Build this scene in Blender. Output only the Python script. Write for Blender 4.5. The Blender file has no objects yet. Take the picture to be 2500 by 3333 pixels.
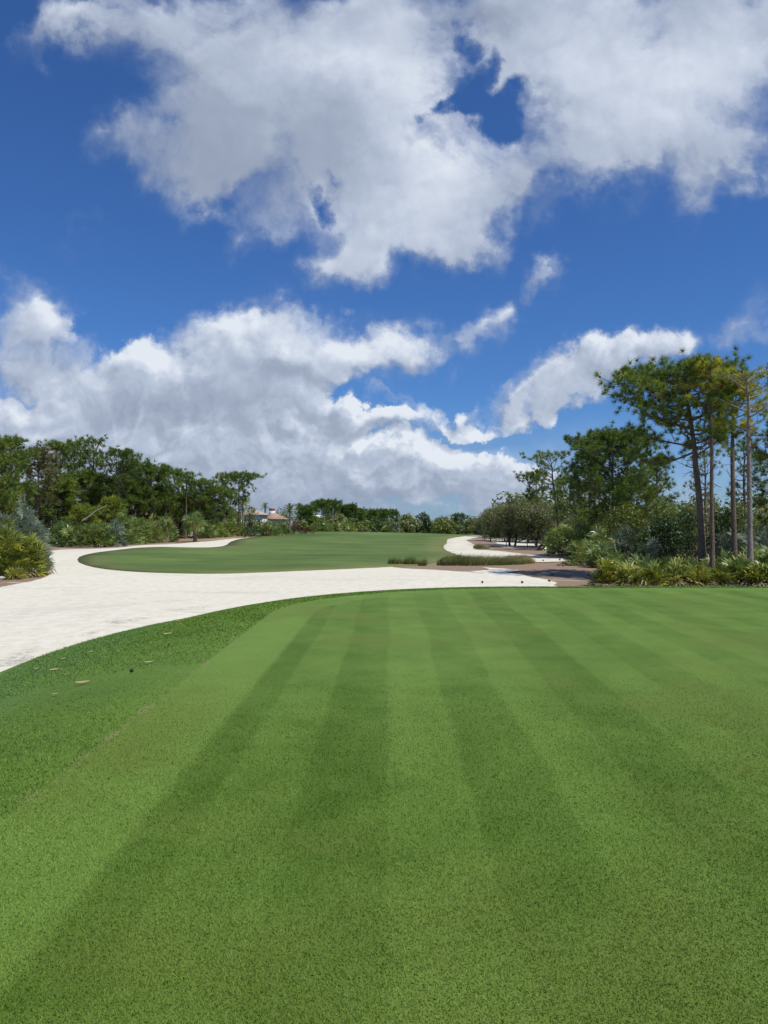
import bpy, bmesh, math, random
import numpy as np
from mathutils import Vector, geometry

# ------------------------------------------------------------------ camera, sun, sky
S = bpy.context.scene
COL = S.collection
F = 2500.0                       # focal length in pixels of the 2500 x 3333 photograph
CAMZ = 2.6
PITCH = math.atan((1716 - 1666.5) / F)
cam_d = bpy.data.cameras.new('camera')
cam = bpy.data.objects.new('camera', cam_d); COL.objects.link(cam)
cam.location = (0, 0, CAMZ)
cam.rotation_euler = (math.pi / 2 + PITCH, 0, 0)
cam_d.sensor_fit = 'VERTICAL'; cam_d.sensor_height = 36.0; cam_d.lens = F / 3333 * 36
cam_d.clip_start = 0.1; cam_d.clip_end = 9000
S.camera = cam
S.render.resolution_x = 768; S.render.resolution_y = 1024
S.view_settings.view_transform = 'Standard'; S.view_settings.look = 'None'
S.view_settings.exposure = 0.0; S.view_settings.gamma = 1.0
S.cycles.max_bounces = 6; S.cycles.diffuse_bounces = 3; S.cycles.glossy_bounces = 2
S.cycles.transmission_bounces = 3; S.cycles.transparent_max_bounces = 4
S.cycles.sample_clamp_indirect = 3.0

SUN_EL = math.radians(56); SUN_AZ = math.radians(122)      # azimuth from +Y towards +X
sun_d = bpy.data.lights.new('sun', 'SUN'); sun_d.energy = 4.3; sun_d.angle = math.radians(0.53)
sun_d.color = (1.0, 0.95, 0.85)
sun = bpy.data.objects.new('sun', sun_d); COL.objects.link(sun)
sdir = Vector((math.sin(SUN_AZ) * math.cos(SUN_EL), math.cos(SUN_AZ) * math.cos(SUN_EL), math.sin(SUN_EL)))
sun.rotation_euler = (-sdir).to_track_quat('-Z', 'Y').to_euler()
sun.location = sdir * 60


class NT:
    """small helper to write node trees"""
    def __init__(s, tree):
        s.t = tree; s.n = tree.nodes; s.l = tree.links
    def node(s, typ, **kw):
        nd = s.n.new(typ)
        for k, v in kw.items(): setattr(nd, k, v)
        return nd
    def put(s, sock, v):
        if isinstance(v, bpy.types.NodeSocket): s.l.new(v, sock)
        elif v is not None:
            if hasattr(sock.default_value, '__len__') and not hasattr(v, '__len__'):
                v = [v] * len(sock.default_value)
            if hasattr(v, '__len__') and len(sock.default_value) == 4 and len(v) == 3: v = (*v, 1)
            sock.default_value = v
    def m(s, op, a, b=None, c=None, clamp=False):
        nd = s.node('ShaderNodeMath', operation=op, use_clamp=clamp)
        for i, v in enumerate((a, b, c)):
            if v is not None: s.put(nd.inputs[i], v)
        return nd.outputs[0]
    def vm(s, op, a, b=None, scale=None):
        nd = s.node('ShaderNodeVectorMath', operation=op)
        s.put(nd.inputs[0], a)
        if b is not None: s.put(nd.inputs[1], b)
        if scale is not None: s.put(nd.inputs['Scale'], scale)
        return nd.outputs['Value'] if op in ('LENGTH', 'DOT_PRODUCT', 'DISTANCE') else nd.outputs[0]
    def mix(s, f, a, b, blend='MIX'):
        nd = s.node('ShaderNodeMix', data_type='RGBA', blend_type=blend)
        s.put(nd.inputs[0], f); s.put(nd.inputs[6], a); s.put(nd.inputs[7], b)
        return nd.outputs[2]
    def fmix(s, f, a, b):
        nd = s.node('ShaderNodeMix', data_type='FLOAT')
        s.put(nd.inputs[0], f); s.put(nd.inputs[2], a); s.put(nd.inputs[3], b)
        return nd.outputs[0]
    def noise(s, vec, scale, detail=3, rough=0.5, dim='3D', out=0, lac=2.0, dist=0.0):
        nd = s.node('ShaderNodeTexNoise', noise_dimensions=dim)
        s.put(nd.inputs['Vector'], vec); s.put(nd.inputs['Scale'], scale)
        nd.inputs['Detail'].default_value = detail; nd.inputs['Roughness'].default_value = rough
        nd.inputs['Lacunarity'].default_value = lac; nd.inputs['Distortion'].default_value = dist
        return nd.outputs[out]
    def range(s, v, a, b, c=0.0, d=1.0, smooth=True):
        nd = s.node('ShaderNodeMapRange', interpolation_type='SMOOTHSTEP' if smooth else 'LINEAR')
        s.put(nd.inputs[0], v); s.put(nd.inputs[1], a); s.put(nd.inputs[2], b); s.put(nd.inputs[3], c); s.put(nd.inputs[4], d)
        return nd.outputs[0]
    def ramp(s, v, stops, interp='LINEAR'):
        nd = s.node('ShaderNodeValToRGB'); cr = nd.color_ramp; cr.interpolation = interp
        while len(cr.elements) < len(stops): cr.elements.new(0.5)
        for e, (p, c) in zip(cr.elements, stops): e.position = p; e.color = (*c, 1)
        s.put(nd.inputs[0], v); return nd.outputs[0]
    def sep(s, v):
        nd = s.node('ShaderNodeSeparateXYZ'); s.put(nd.inputs[0], v); return nd.outputs
    def comb(s, x, y, z=0.0):
        nd = s.node('ShaderNodeCombineXYZ'); s.put(nd.inputs[0], x); s.put(nd.inputs[1], y); s.put(nd.inputs[2], z); return nd.outputs[0]


# Cloud banks: each (centre x, centre y, half width, half height, tilt, weight) in units of the
# 1659 wide view; turned into tangents of azimuth and elevation below.
CL = [
 # high soft mass
 (300,-30,330,110,0,.9),(760,-20,320,110,0,.9),(1180,-40,300,120,0,1.0),(1560,-40,260,130,0,1.0),(90,40,150,60,0,.35),
 (230,75,300,120,-4,1.0),(470,110,260,190,0,1.1),(700,120,260,190,0,1.0),(900,80,240,160,0,.9),
 (380,310,240,170,10,1.15),(590,270,280,230,0,1.1),(800,270,220,200,0,1.0),(470,390,190,90,0,.55),
 (250,330,110,80,0,.5),(650,420,110,70,0,.45),
 (930,370,230,210,20,1.15),(830,500,220,120,18,1.1),(740,570,130,70,0,.8),(1100,390,220,130,12,1.0),(950,500,140,90,10,.6),
 (1240,170,300,240,0,1.3),(1480,180,330,260,0,1.5),(1390,340,250,150,0,.8),(1590,320,170,110,0,.6),
 (1140,60,230,150,0,.9),(1620,80,200,200,0,.8),
 (540,480,115,60,10,.72),(205,500,120,28,0,.32),
 (1165,575,66,75,-30,.85),(1225,560,62,78,35,.9),
 # left cumulus and long bank
 (40,660,180,110,0,1.2),(120,680,110,75,0,.8),(30,790,180,120,0,1.0),(165,740,60,60,0,.5),
 (300,790,80,60,0,.75),(350,785,60,45,0,.5),(220,850,240,120,0,1.1),(430,830,230,120,0,1.0),
 (540,760,160,110,0,1.0),(500,705,80,48,0,.6),(650,770,180,110,0,1.1),(790,755,150,85,10,1.0),(860,760,90,60,0,.5),
 (600,870,300,120,0,1.0),(350,930,500,110,0,1.2),(90,940,260,90,0,1.0),
 (645,675,100,45,0,.42),(950,715,90,55,0,.7),(1040,690,110,75,35,1.0),(1085,650,50,50,50,.6),(930,790,140,60,0,.45),
 (840,882,125,48,8,.85),(940,900,140,48,0,.85),(1010,890,70,50,0,.7),(760,900,110,40,0,.4),
 (1150,845,180,75,10,1.0),(1290,808,190,78,12,1.0),(1430,772,170,75,10,1.15),(1510,752,90,52,0,.8),(1340,795,140,62,0,.6),(1200,885,210,48,8,.5),
 (1655,700,80,100,-20,.8),
 # low bank in front of the horizon
 (250,1020,420,90,0,1.1),(560,1010,420,100,0,1.2),(760,990,240,90,0,1.0),(820,960,120,50,0,.7),(900,955,70,50,0,.7),
 (1000,985,120,55,0,.95),(1060,965,60,40,0,.7),(950,1040,420,60,0,.9),(1040,1020,170,60,0,.5),(880,1000,200,60,0,.6),(700,1080,600,60,0,.95),(1100,1020,140,50,0,.6),(100,1090,400,70,0,.9),
 # gaps of blue
 (1000,150,60,85,-35,-.95),(1035,215,70,55,10,-1.1),(1075,235,55,85,-15,-1.2),(1085,170,70,40,20,-.7),(965,190,60,28,15,-.8),(1030,110,40,40,0,-.6),(985,60,40,60,0,-.6),(700,395,55,45,-50,-1.0),(745,350,60,26,-30,-.5),
 (130,170,150,70,20,-.6),(190,720,40,28,0,-.7),(800,862,130,28,-14,-.6),(705,905,60,24,0,-.4),(1010,830,90,30,20,-.7),(1080,925,80,26,0,-.6),(860,932,110,20,0,-.25),(20,10,110,60,0,-.8),(175,8,60,30,0,-.6),
]
# (x, y, rx, ry, tilt, amount) of brighter (+) and greyer (-) cloud
SH = [
 (1500,150,300,150,14,.42),(1240,130,220,180,0,.26),(1420,290,200,90,10,.15),(960,270,160,190,20,.62),(900,470,220,120,20,.30),(820,110,160,110,0,.35),
 (640,110,150,90,0,.25),(330,320,240,150,0,-.30),(560,340,290,150,0,-.38),(450,420,200,90,0,-.12),(180,120,200,90,0,-.22),(150,70,200,70,0,-.22),(740,250,150,140,0,-.10),
 (1100,390,160,80,0,-.22),(1050,30,110,60,0,-.3),(1190,570,110,90,0,.15),
 (100,650,150,80,0,.35),(60,820,200,70,0,-.25),(320,770,80,50,0,.75),(480,705,90,40,0,.6),(700,730,150,60,0,.35),(830,750,110,70,0,.45),
 (600,775,130,60,0,-.35),(450,880,340,80,0,-.38),(250,900,220,60,0,-.25),(130,870,100,50,0,.25),(420,930,200,32,0,.18),(700,950,300,70,0,-.40),
 (1040,680,100,70,0,.3),(930,800,140,45,0,-.5),(900,880,170,45,0,.38),(930,930,160,30,0,-.25),(1200,820,200,70,15,.12),(1250,880,200,60,10,-.15),
 (880,955,120,40,0,.5),(1010,965,110,40,0,.4),(500,1020,500,60,0,-.10),(600,1100,800,70,0,-.12),(1100,1020,200,70,0,-.25),(120,1000,300,40,0,-.3),(300,975,240,28,0,.12)]

def build_world():
    w = bpy.data.worlds.new('World'); S.world = w; w.use_nodes = True
    w.node_tree.nodes.clear(); t = NT(w.node_tree)
    tc = t.node('ShaderNodeTexCoord').outputs['Generated']
    x, y, z = t.sep(tc)[:3]
    ay = t.m('MAXIMUM', t.m('ABSOLUTE', y), 0.12)
    u = t.m('DIVIDE', x, ay); v = t.m('DIVIDE', z, ay)
    def group():
        g = bpy.data.node_groups.new('cloud_field', 'ShaderNodeTree')
        g.interface.new_socket('P', in_out='INPUT', socket_type='NodeSocketVector')
        for o in ('Density', 'Raw'):
            g.interface.new_socket(o, in_out='OUTPUT', socket_type='NodeSocketFloat')
        q = NT(g); gi = q.node('NodeGroupInput').outputs[0]; go = q.node('NodeGroupOutput')
        w1 = q.vm('SCALE', q.vm('SUBTRACT', q.noise(gi, 5.5, 4, .55, '2D', 1), (.5, .5, .5)), scale=.16)
        w2 = q.vm('SCALE', q.vm('SUBTRACT', q.noise(gi, 17, 5, .65, '2D', 1), (.5, .5, .5)), scale=.060)
        p = q.vm('ADD', q.vm('ADD', gi, w1), w2)
        acc = None
        for (cx, cy, rx, ry, rot, wt) in CL:
            acc = blob(q, p, cx, cy, rx, ry, rot, wt * 1.25, acc)
        vv = q.sep(gi)[1]
        low = q.range(vv, .30, .12)                       # billowy edges low in the sky, soft ones above
        n1 = q.m('SUBTRACT', q.noise(p, 7.0, 9, .6, '2D'), .5)
        vo = q.node('ShaderNodeTexVoronoi', voronoi_dimensions='2D', feature='SMOOTH_F1')
        q.put(vo.inputs['Vector'], q.vm('MULTIPLY', p, (1, 1.35, 1))); vo.inputs['Scale'].default_value = 17
        vo.inputs['Detail'].default_value = 2.5; vo.inputs['Roughness'].default_value = .55; vo.inputs['Smoothness'].default_value = .6
        b1 = q.m('SUBTRACT', .42, vo.outputs['Distance'])
        d = q.m('MULTIPLY_ADD', n1, q.fmix(low, 1.0, .60), acc)
        d = q.m('MULTIPLY_ADD', b1, q.fmix(low, .08, .50), d)
        n3 = q.m('SUBTRACT', q.noise(q.vm('MULTIPLY', p, (15, 38, 1)), 1.0, 5, .6, '2D'), .5)
        d = q.m('MULTIPLY_ADD', n3, q.range(vv, .16, .04, 0, 1.1), d)
        q.l.new(d, go.inputs[0]); q.l.new(q.m('MULTIPLY_ADD', n1, 1.0, q.m('MULTIPLY', b1, q.fmix(low, .15, .8))), go.inputs[1])
        return g
    def blob(q, p, cx, cy, rx, ry, rot, wt, acc):
        mp = q.node('ShaderNodeMapping', vector_type='TEXTURE')
        q.put(mp.inputs[0], p)
        mp.inputs['Location'].default_value = ((cx - 829.5) / 1659, (1139 - cy) / 1659, 0)
        mp.inputs['Rotation'].default_value = (0, 0, math.radians(rot))
        k = 1.04 if wt > 0 else .95
        mp.inputs['Scale'].default_value = (rx * k / 1659, ry * k / 1659, 1)
        gr = q.node('ShaderNodeTexGradient', gradient_type='QUADRATIC_SPHERE' if wt > 0 and abs(wt) < .0 else 'SPHERICAL')
        q.l.new(mp.outputs[0], gr.inputs[0])
        return q.m('MULTIPLY_ADD', gr.outputs[1], wt, acc if acc is not None else 0.0)
    g = group()
    P = t.comb(u, v, 0.0)
    def field(p):
        nd = t.node('ShaderNodeGroup'); nd.node_tree = g; t.l.new(p, nd.inputs[0]); return nd.outputs
    d0, r0 = field(P)[:2]
    d1, r1 = field(t.vm('ADD', P, (.010, .014, 0)))[:2]
    hi = t.range(v, .08, .34)
    wz = t.m('SUBTRACT', t.noise(t.vm('ADD', P, (3.1, 1.7, 0)), 4.2, 7, .62, '2D', dist=.6), .5)
    dd = t.m('MULTIPLY_ADD', wz, t.fmix(hi, .5, 1.45), d0)
    op = t.range(dd, t.fmix(hi, .16, .02), t.fmix(hi, .82, 1.60))
    op = t.m('POWER', op, t.fmix(hi, 1.1, 1.5))
    # a thin veil near the horizon
    veil = t.m('MULTIPLY', t.range(v, .17, .01), t.range(t.noise(P, 9, 5, .6, '2D'), .25, .75, .35, .95))
    veil = t.m('MULTIPLY', veil, t.range(u, .42, .12, .8, 1.0))
    op = t.m('MAXIMUM', op, veil)
    op = t.m('MULTIPLY', op, t.fmix(hi, .97, .95))
    # brightness of the cloud: relief towards the sun, thicker parts greyer
    sh = None
    pw = t.vm('ADD', P, t.vm('SCALE', t.vm('SUBTRACT', t.noise(P, 9, 4, .6, '2D', 1), (.5, .5, .5)), scale=.10))
    for (cx, cy, rx, ry, rot, a) in SH:
        sh = blob(t, pw, cx, cy, rx, ry, rot, a * 1.15, sh)
    relief = t.m('SUBTRACT', d0, d1)
    thick = t.range(d0, .5, 1.9)
    br = t.m('ADD', t.m('MULTIPLY_ADD', relief, t.fmix(hi, .50, .26), t.fmix(hi, .70, .575)), t.m('MULTIPLY', sh, t.fmix(hi, .62, .85)))
    br = t.m('SUBTRACT', br, t.m('MULTIPLY', thick, t.fmix(hi, .12, .08)))
    br = t.m('MULTIPLY_ADD', wz, t.fmix(hi, .15, .42), br)
    br = t.m('MULTIPLY_ADD', r0, t.fmix(hi, .22, .16), br)
    br = t.m('SUBTRACT', br, t.m('MULTIPLY', t.m('SUBTRACT', 1.0, op), t.fmix(hi, .06, .34)))
    ccol = t.ramp(br, [(0.0, (.30, .355, .465)), (.3, (.37, .43, .54)), (.55, (.49, .555, .68)), (.8, (.65, .715, .82)), (1.0, (.80, .85, .92))])
    ccol = t.mix(t.m('MULTIPLY', t.m('SUBTRACT', 1.0, op), .35), ccol, (.22, .32, .56))
    # distance: low clouds sink into blue-grey air
    ccol = t.mix(t.range(v, .10, .0, 0, .55), ccol, (.315, .385, .52))
    sky = t.node('ShaderNodeTexSky', sky_type='NISHITA', sun_disc=False)
    sky.sun_elevation = SUN_EL; sky.sun_rotation = SUN_AZ; sky.altitude = 0
    sky.air_density = 1.0; sky.dust_density = 0.3; sky.ozone_density = 3.0
    b1 = t.node('ShaderNodeBackground'); b1.inputs[1].default_value = .075
    t.l.new(t.mix(1.0, sky.outputs[0], (.50, .87, 1.42), 'MULTIPLY'), b1.inputs[0])
    b2 = t.node('ShaderNodeBackground'); b2.inputs[1].default_value = 1.0
    t.l.new(ccol, b2.inputs[0])
    mx = t.node('ShaderNodeMixShader'); t.l.new(op, mx.inputs[0]); t.l.new(b1.outputs[0], mx.inputs[1]); t.l.new(b2.outputs[0], mx.inputs[2])
    t.l.new(mx.outputs[0], t.node('ShaderNodeOutputWorld').inputs[0])
    w.cycles.sampling_method = 'MANUAL'; w.cycles.sample_map_resolution = 512
build_world()

# ------------------------------------------------------------------ helpers
def tag(o, label=None, cat=None, group=None, kind=None):
    for k, v in (('label', label), ('category', cat), ('group', group), ('kind', kind)):
        if v: o[k] = v
    return o
def empty(name, loc, label, cat, group=None):
    o = bpy.data.objects.new(name, None); COL.objects.link(o); o.location = loc
    o.empty_display_size = .2
    return tag(o, label, cat, group)

class MB:
    """collects triangles, quads and a per-face tint; builds one mesh object"""
    def __init__(s): s.v = []; s.f = {3: [], 4: []}; s.t = {3: [], 4: []}; s.n = 0
    def add(s, V, Fc, tint=0.5):
        V = np.asarray(V, float).reshape(-1, 3); Fc = np.asarray(Fc, int)
        if len(Fc) == 0: return
        k = Fc.shape[1]; s.v.append(V); s.f[k].append(Fc + s.n); s.n += len(V)
        s.t[k].append(np.broadcast_to(np.asarray(tint, float), (len(Fc),)).copy())
    def tris(s, T, tint=.5):
        n = len(T); s.add(T.reshape(-1, 3), np.arange(n * 3).reshape(n, 3), tint)
    def quads(s, Q, tint=.5):
        n = len(Q); s.add(Q.reshape(-1, 3), np.arange(n * 4).reshape(n, 4), tint)
    def tube(s, pts, rad, sides=6, tint=.5, cap=True):
        pts = np.asarray(pts, float); rad = np.asarray(rad, float); n = len(pts)
        tg = np.gradient(pts, axis=0); tg /= np.linalg.norm(tg, axis=1)[:, None] + 1e-9
        ref = np.array([0, 0, 1.]) if abs(tg[0, 2]) < .9 else np.array([1., 0, 0])
        a = np.cross(tg, ref); a /= np.linalg.norm(a, axis=1)[:, None] + 1e-9
        b = np.cross(tg, a); an = np.arange(sides) * 2 * math.pi / sides
        V = pts[:, None] + rad[:, None, None] * (np.cos(an)[None, :, None] * a[:, None] + np.sin(an)[None, :, None] * b[:, None])
        i = np.arange(n - 1)[:, None] * sides; j = np.arange(sides)[None]; j2 = (j + 1) % sides
        Fq = np.stack([i + j, i + j2, i + sides + j2, i + sides + j], -1).reshape(-1, 4)
        V = V.reshape(-1, 3)
        s.add(V, Fq, tint)
        if cap and rad[-1] > .015:
            s.add(np.vstack([V[-sides:], pts[-1:]]), [[k, (k + 1) % sides, sides] for k in range(sides)], tint)
    def box(s, c, h, rz=0, tint=.5, taper=1.0):
        c = np.asarray(c, float); V = []
        for z in (-1, 1):
            k = 1 if z < 0 else taper
            for x, y in ((-1, -1), (1, -1), (1, 1), (-1, 1)): V.append((x * h[0] * k, y * h[1] * k, z * h[2]))
        V = np.array(V); ca, sa = math.cos(rz), math.sin(rz)
        V = np.stack([V[:, 0] * ca - V[:, 1] * sa, V[:, 0] * sa + V[:, 1] * ca, V[:, 2]], 1) + c
        s.add(V, [(0, 3, 2, 1), (4, 5, 6, 7), (0, 1, 5, 4), (1, 2, 6, 5), (2, 3, 7, 6), (3, 0, 4, 7)], tint)
    def build(s, name, mat, parent=None, smooth=False):
        me = bpy.data.meshes.new(name)
        V = np.vstack(s.v) if s.v else np.zeros((0, 3))
        f3 = np.vstack(s.f[3]) if s.f[3] else np.zeros((0, 3), int); f4 = np.vstack(s.f[4]) if s.f[4] else np.zeros((0, 4), int)
        tt = np.concatenate([*s.t[3], *s.t[4]]) if (s.t[3] or s.t[4]) else np.zeros(0)
        me.vertices.add(len(V)); me.vertices.foreach_set('co', V.astype(np.float32).ravel())
        nl = f3.size + f4.size; me.loops.add(nl)
        me.loops.foreach_set('vertex_index', np.concatenate([f3.ravel(), f4.ravel()]).astype(np.int32))
        nf = len(f3) + len(f4); me.polygons.add(nf)
        st = np.concatenate([np.arange(len(f3)) * 3, f3.size + np.arange(len(f4)) * 4]).astype(np.int32)
        me.polygons.foreach_set('loop_start', st)
        if smooth: me.polygons.foreach_set('use_smooth', np.ones(nf, bool))
        at = me.attributes.new('tint', 'FLOAT', 'FACE'); at.data.foreach_set('value', tt.astype(np.float32))
        me.update(calc_edges=True); me.validate()
        me.materials.append(mat)
        o = bpy.data.objects.new(name, me); COL.objects.link(o)
        if parent is not None: o.parent = parent
        return o

def norm(a): return a / (np.linalg.norm(a, axis=-1, keepdims=True) + 1e-9)

# ------------------------------------------------------------------ terrain
def sstep(a, b, x):
    t = np.clip((np.asarray(x, float) - a) / (b - a), 0, 1); return t * t * (3 - 2 * t)
def ter(x, y):
    x = np.asarray(x, float); y = np.asarray(y, float)
    z = 1.65 * np.exp(-((x + 12) / 40) ** 2 - ((y - 158) / 62) ** 2)
    z = z + .42 * np.exp(-((x + 24) / 11) ** 2 - ((y - 66) / 13) ** 2)
    fade = np.exp(-(y / 95) ** 2)
    z = z + fade * (.10 * np.sin(x * .33 + .6) * np.sin(y * .21) + .04 * np.sin(x * .15 + y * .4))
    z = z - .55 * sstep(190, 320, y)
    return z
def tee_e(x, y):                   # distance outside the mown rounded rectangle of the tee
    cx, cy, hx, hy, r = 18.9, 2.6, 21.0, 17.6, 6.0
    qx = np.abs(x - cx) - (hx - r); qy = np.abs(y - cy) - (hy - r)
    return np.hypot(np.maximum(qx, 0), np.maximum(qy, 0)) - r + np.minimum(np.maximum(qx, qy), 0)
def tee_z(x, y):
    e = tee_e(x, y); w = 5.7 + 3.3 * sstep(12, 27, y)
    return 1.0 - 1.13 * sstep(0, 1, e / w) - .35 * sstep(1, 1.4, e / w)
def pdir(px, py):
    cx, cz = (px - 1250) / F, -(py - 1666.5) / F
    c, s = math.cos(PITCH), math.sin(PITCH)
    return np.array([cx, c - cz * s, s + cz * c])
def hit(px, py, fn=ter, t0=2.0, t1=900):
    d = pdir(px, py); t = t0
    while t < t1:
        q = d * t; 
        if CAMZ + q[2] < fn(q[0], q[1]):
            a, b = t - max(.05, t * .004), t
            for _ in range(20):
                m = (a + b) / 2; q = d * m
                if CAMZ + q[2] < fn(q[0], q[1]): b = m
                else: a = m
            q = d * b; return (q[0], q[1])
        t += max(.05, t * .004)
    q = d * t1; return (q[0], q[1])
def G(*pts): return [hit(px, py) for px, py in pts]
def at(px, d): x = (px - 1250) / F * d; return np.array([x, d, float(ter(x, d))])
def ztop(py, d): q = pdir(1250, py); return CAMZ + q[2] / q[1] * d

# ------------------------------------------------------------------ materials
def mat(name): 
    m = bpy.data.materials.new(name); m.use_nodes = True; m.node_tree.nodes.clear()
    return m, NT(m.node_tree)
def finish(t, col, rough=.8, bump=None, bstr=.3, bdist=.02, spec=.3, trans=0.0, tcol=None, sheen=0):
    p = t.node('ShaderNodeBsdfPrincipled'); t.put(p.inputs['Base Color'], col); t.put(p.inputs['Roughness'], rough)
    p.inputs['Specular IOR Level'].default_value = spec
    if bump is not None:
        b = t.node('ShaderNodeBump'); b.inputs['Strength'].default_value = bstr; b.inputs['Distance'].default_value = bdist
        t.l.new(bump, b.inputs['Height']); t.l.new(b.outputs[0], p.inputs['Normal'])
    out = p.outputs[0]
    if trans:
        tr = t.node('ShaderNodeBsdfTranslucent'); t.put(tr.inputs[0], tcol if tcol is not None else col)
        mx = t.node('ShaderNodeMixShader'); mx.inputs[0].default_value = trans
        t.l.new(out, mx.inputs[1]); t.l.new(tr.outputs[0], mx.inputs[2]); out = mx.outputs[0]
    t.l.new(out, t.node('ShaderNodeOutputMaterial').inputs[0])
def gpos(t): return t.node('ShaderNodeNewGeometry').outputs['Position']
def attr(t, n): return t.node('ShaderNodeAttribute', attribute_name=n).outputs['Fac']

def leafmat(name, stops, trans=.3, rough=.45, spec=.4, jit=.18):
    m, t = mat(name); a = attr(t, 'tint'); P = gpos(t)
    a = t.m('ADD', a, t.m('MULTIPLY', t.m('SUBTRACT', t.noise(P, 1.1, 3), .5), jit * 1.6), clamp=True)
    c = t.ramp(a, stops)
    finish(t, c, rough, trans=trans, spec=spec, tcol=t.mix(1.0, c, (1.25, 1.2, .55), 'MULTIPLY'))
    return m
def barkmat(name, c0, c1, scale=1.0):
    m, t = mat(name); P = gpos(t)
    v = t.node('ShaderNodeTexVoronoi', feature='DISTANCE_TO_EDGE'); t.put(v.inputs['Vector'], t.vm('MULTIPLY', P, (1, 1, .35))); v.inputs['Scale'].default_value = 14 * scale
    n = t.noise(P, 9 * scale, 5, .6); n2 = t.noise(P, 1.3, 2)
    f = t.m('ADD', t.m('MULTIPLY', t.range(v.outputs[0], 0, .12), .5), t.m('MULTIPLY', n, .6))
    f = t.m('MULTIPLY_ADD', t.m('SUBTRACT', n2, .5), .6, f, clamp=True)
    finish(t, t.mix(f, c0, c1), .9, bump=f, bstr=.7, bdist=.03, spec=.15)
    return m

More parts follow.
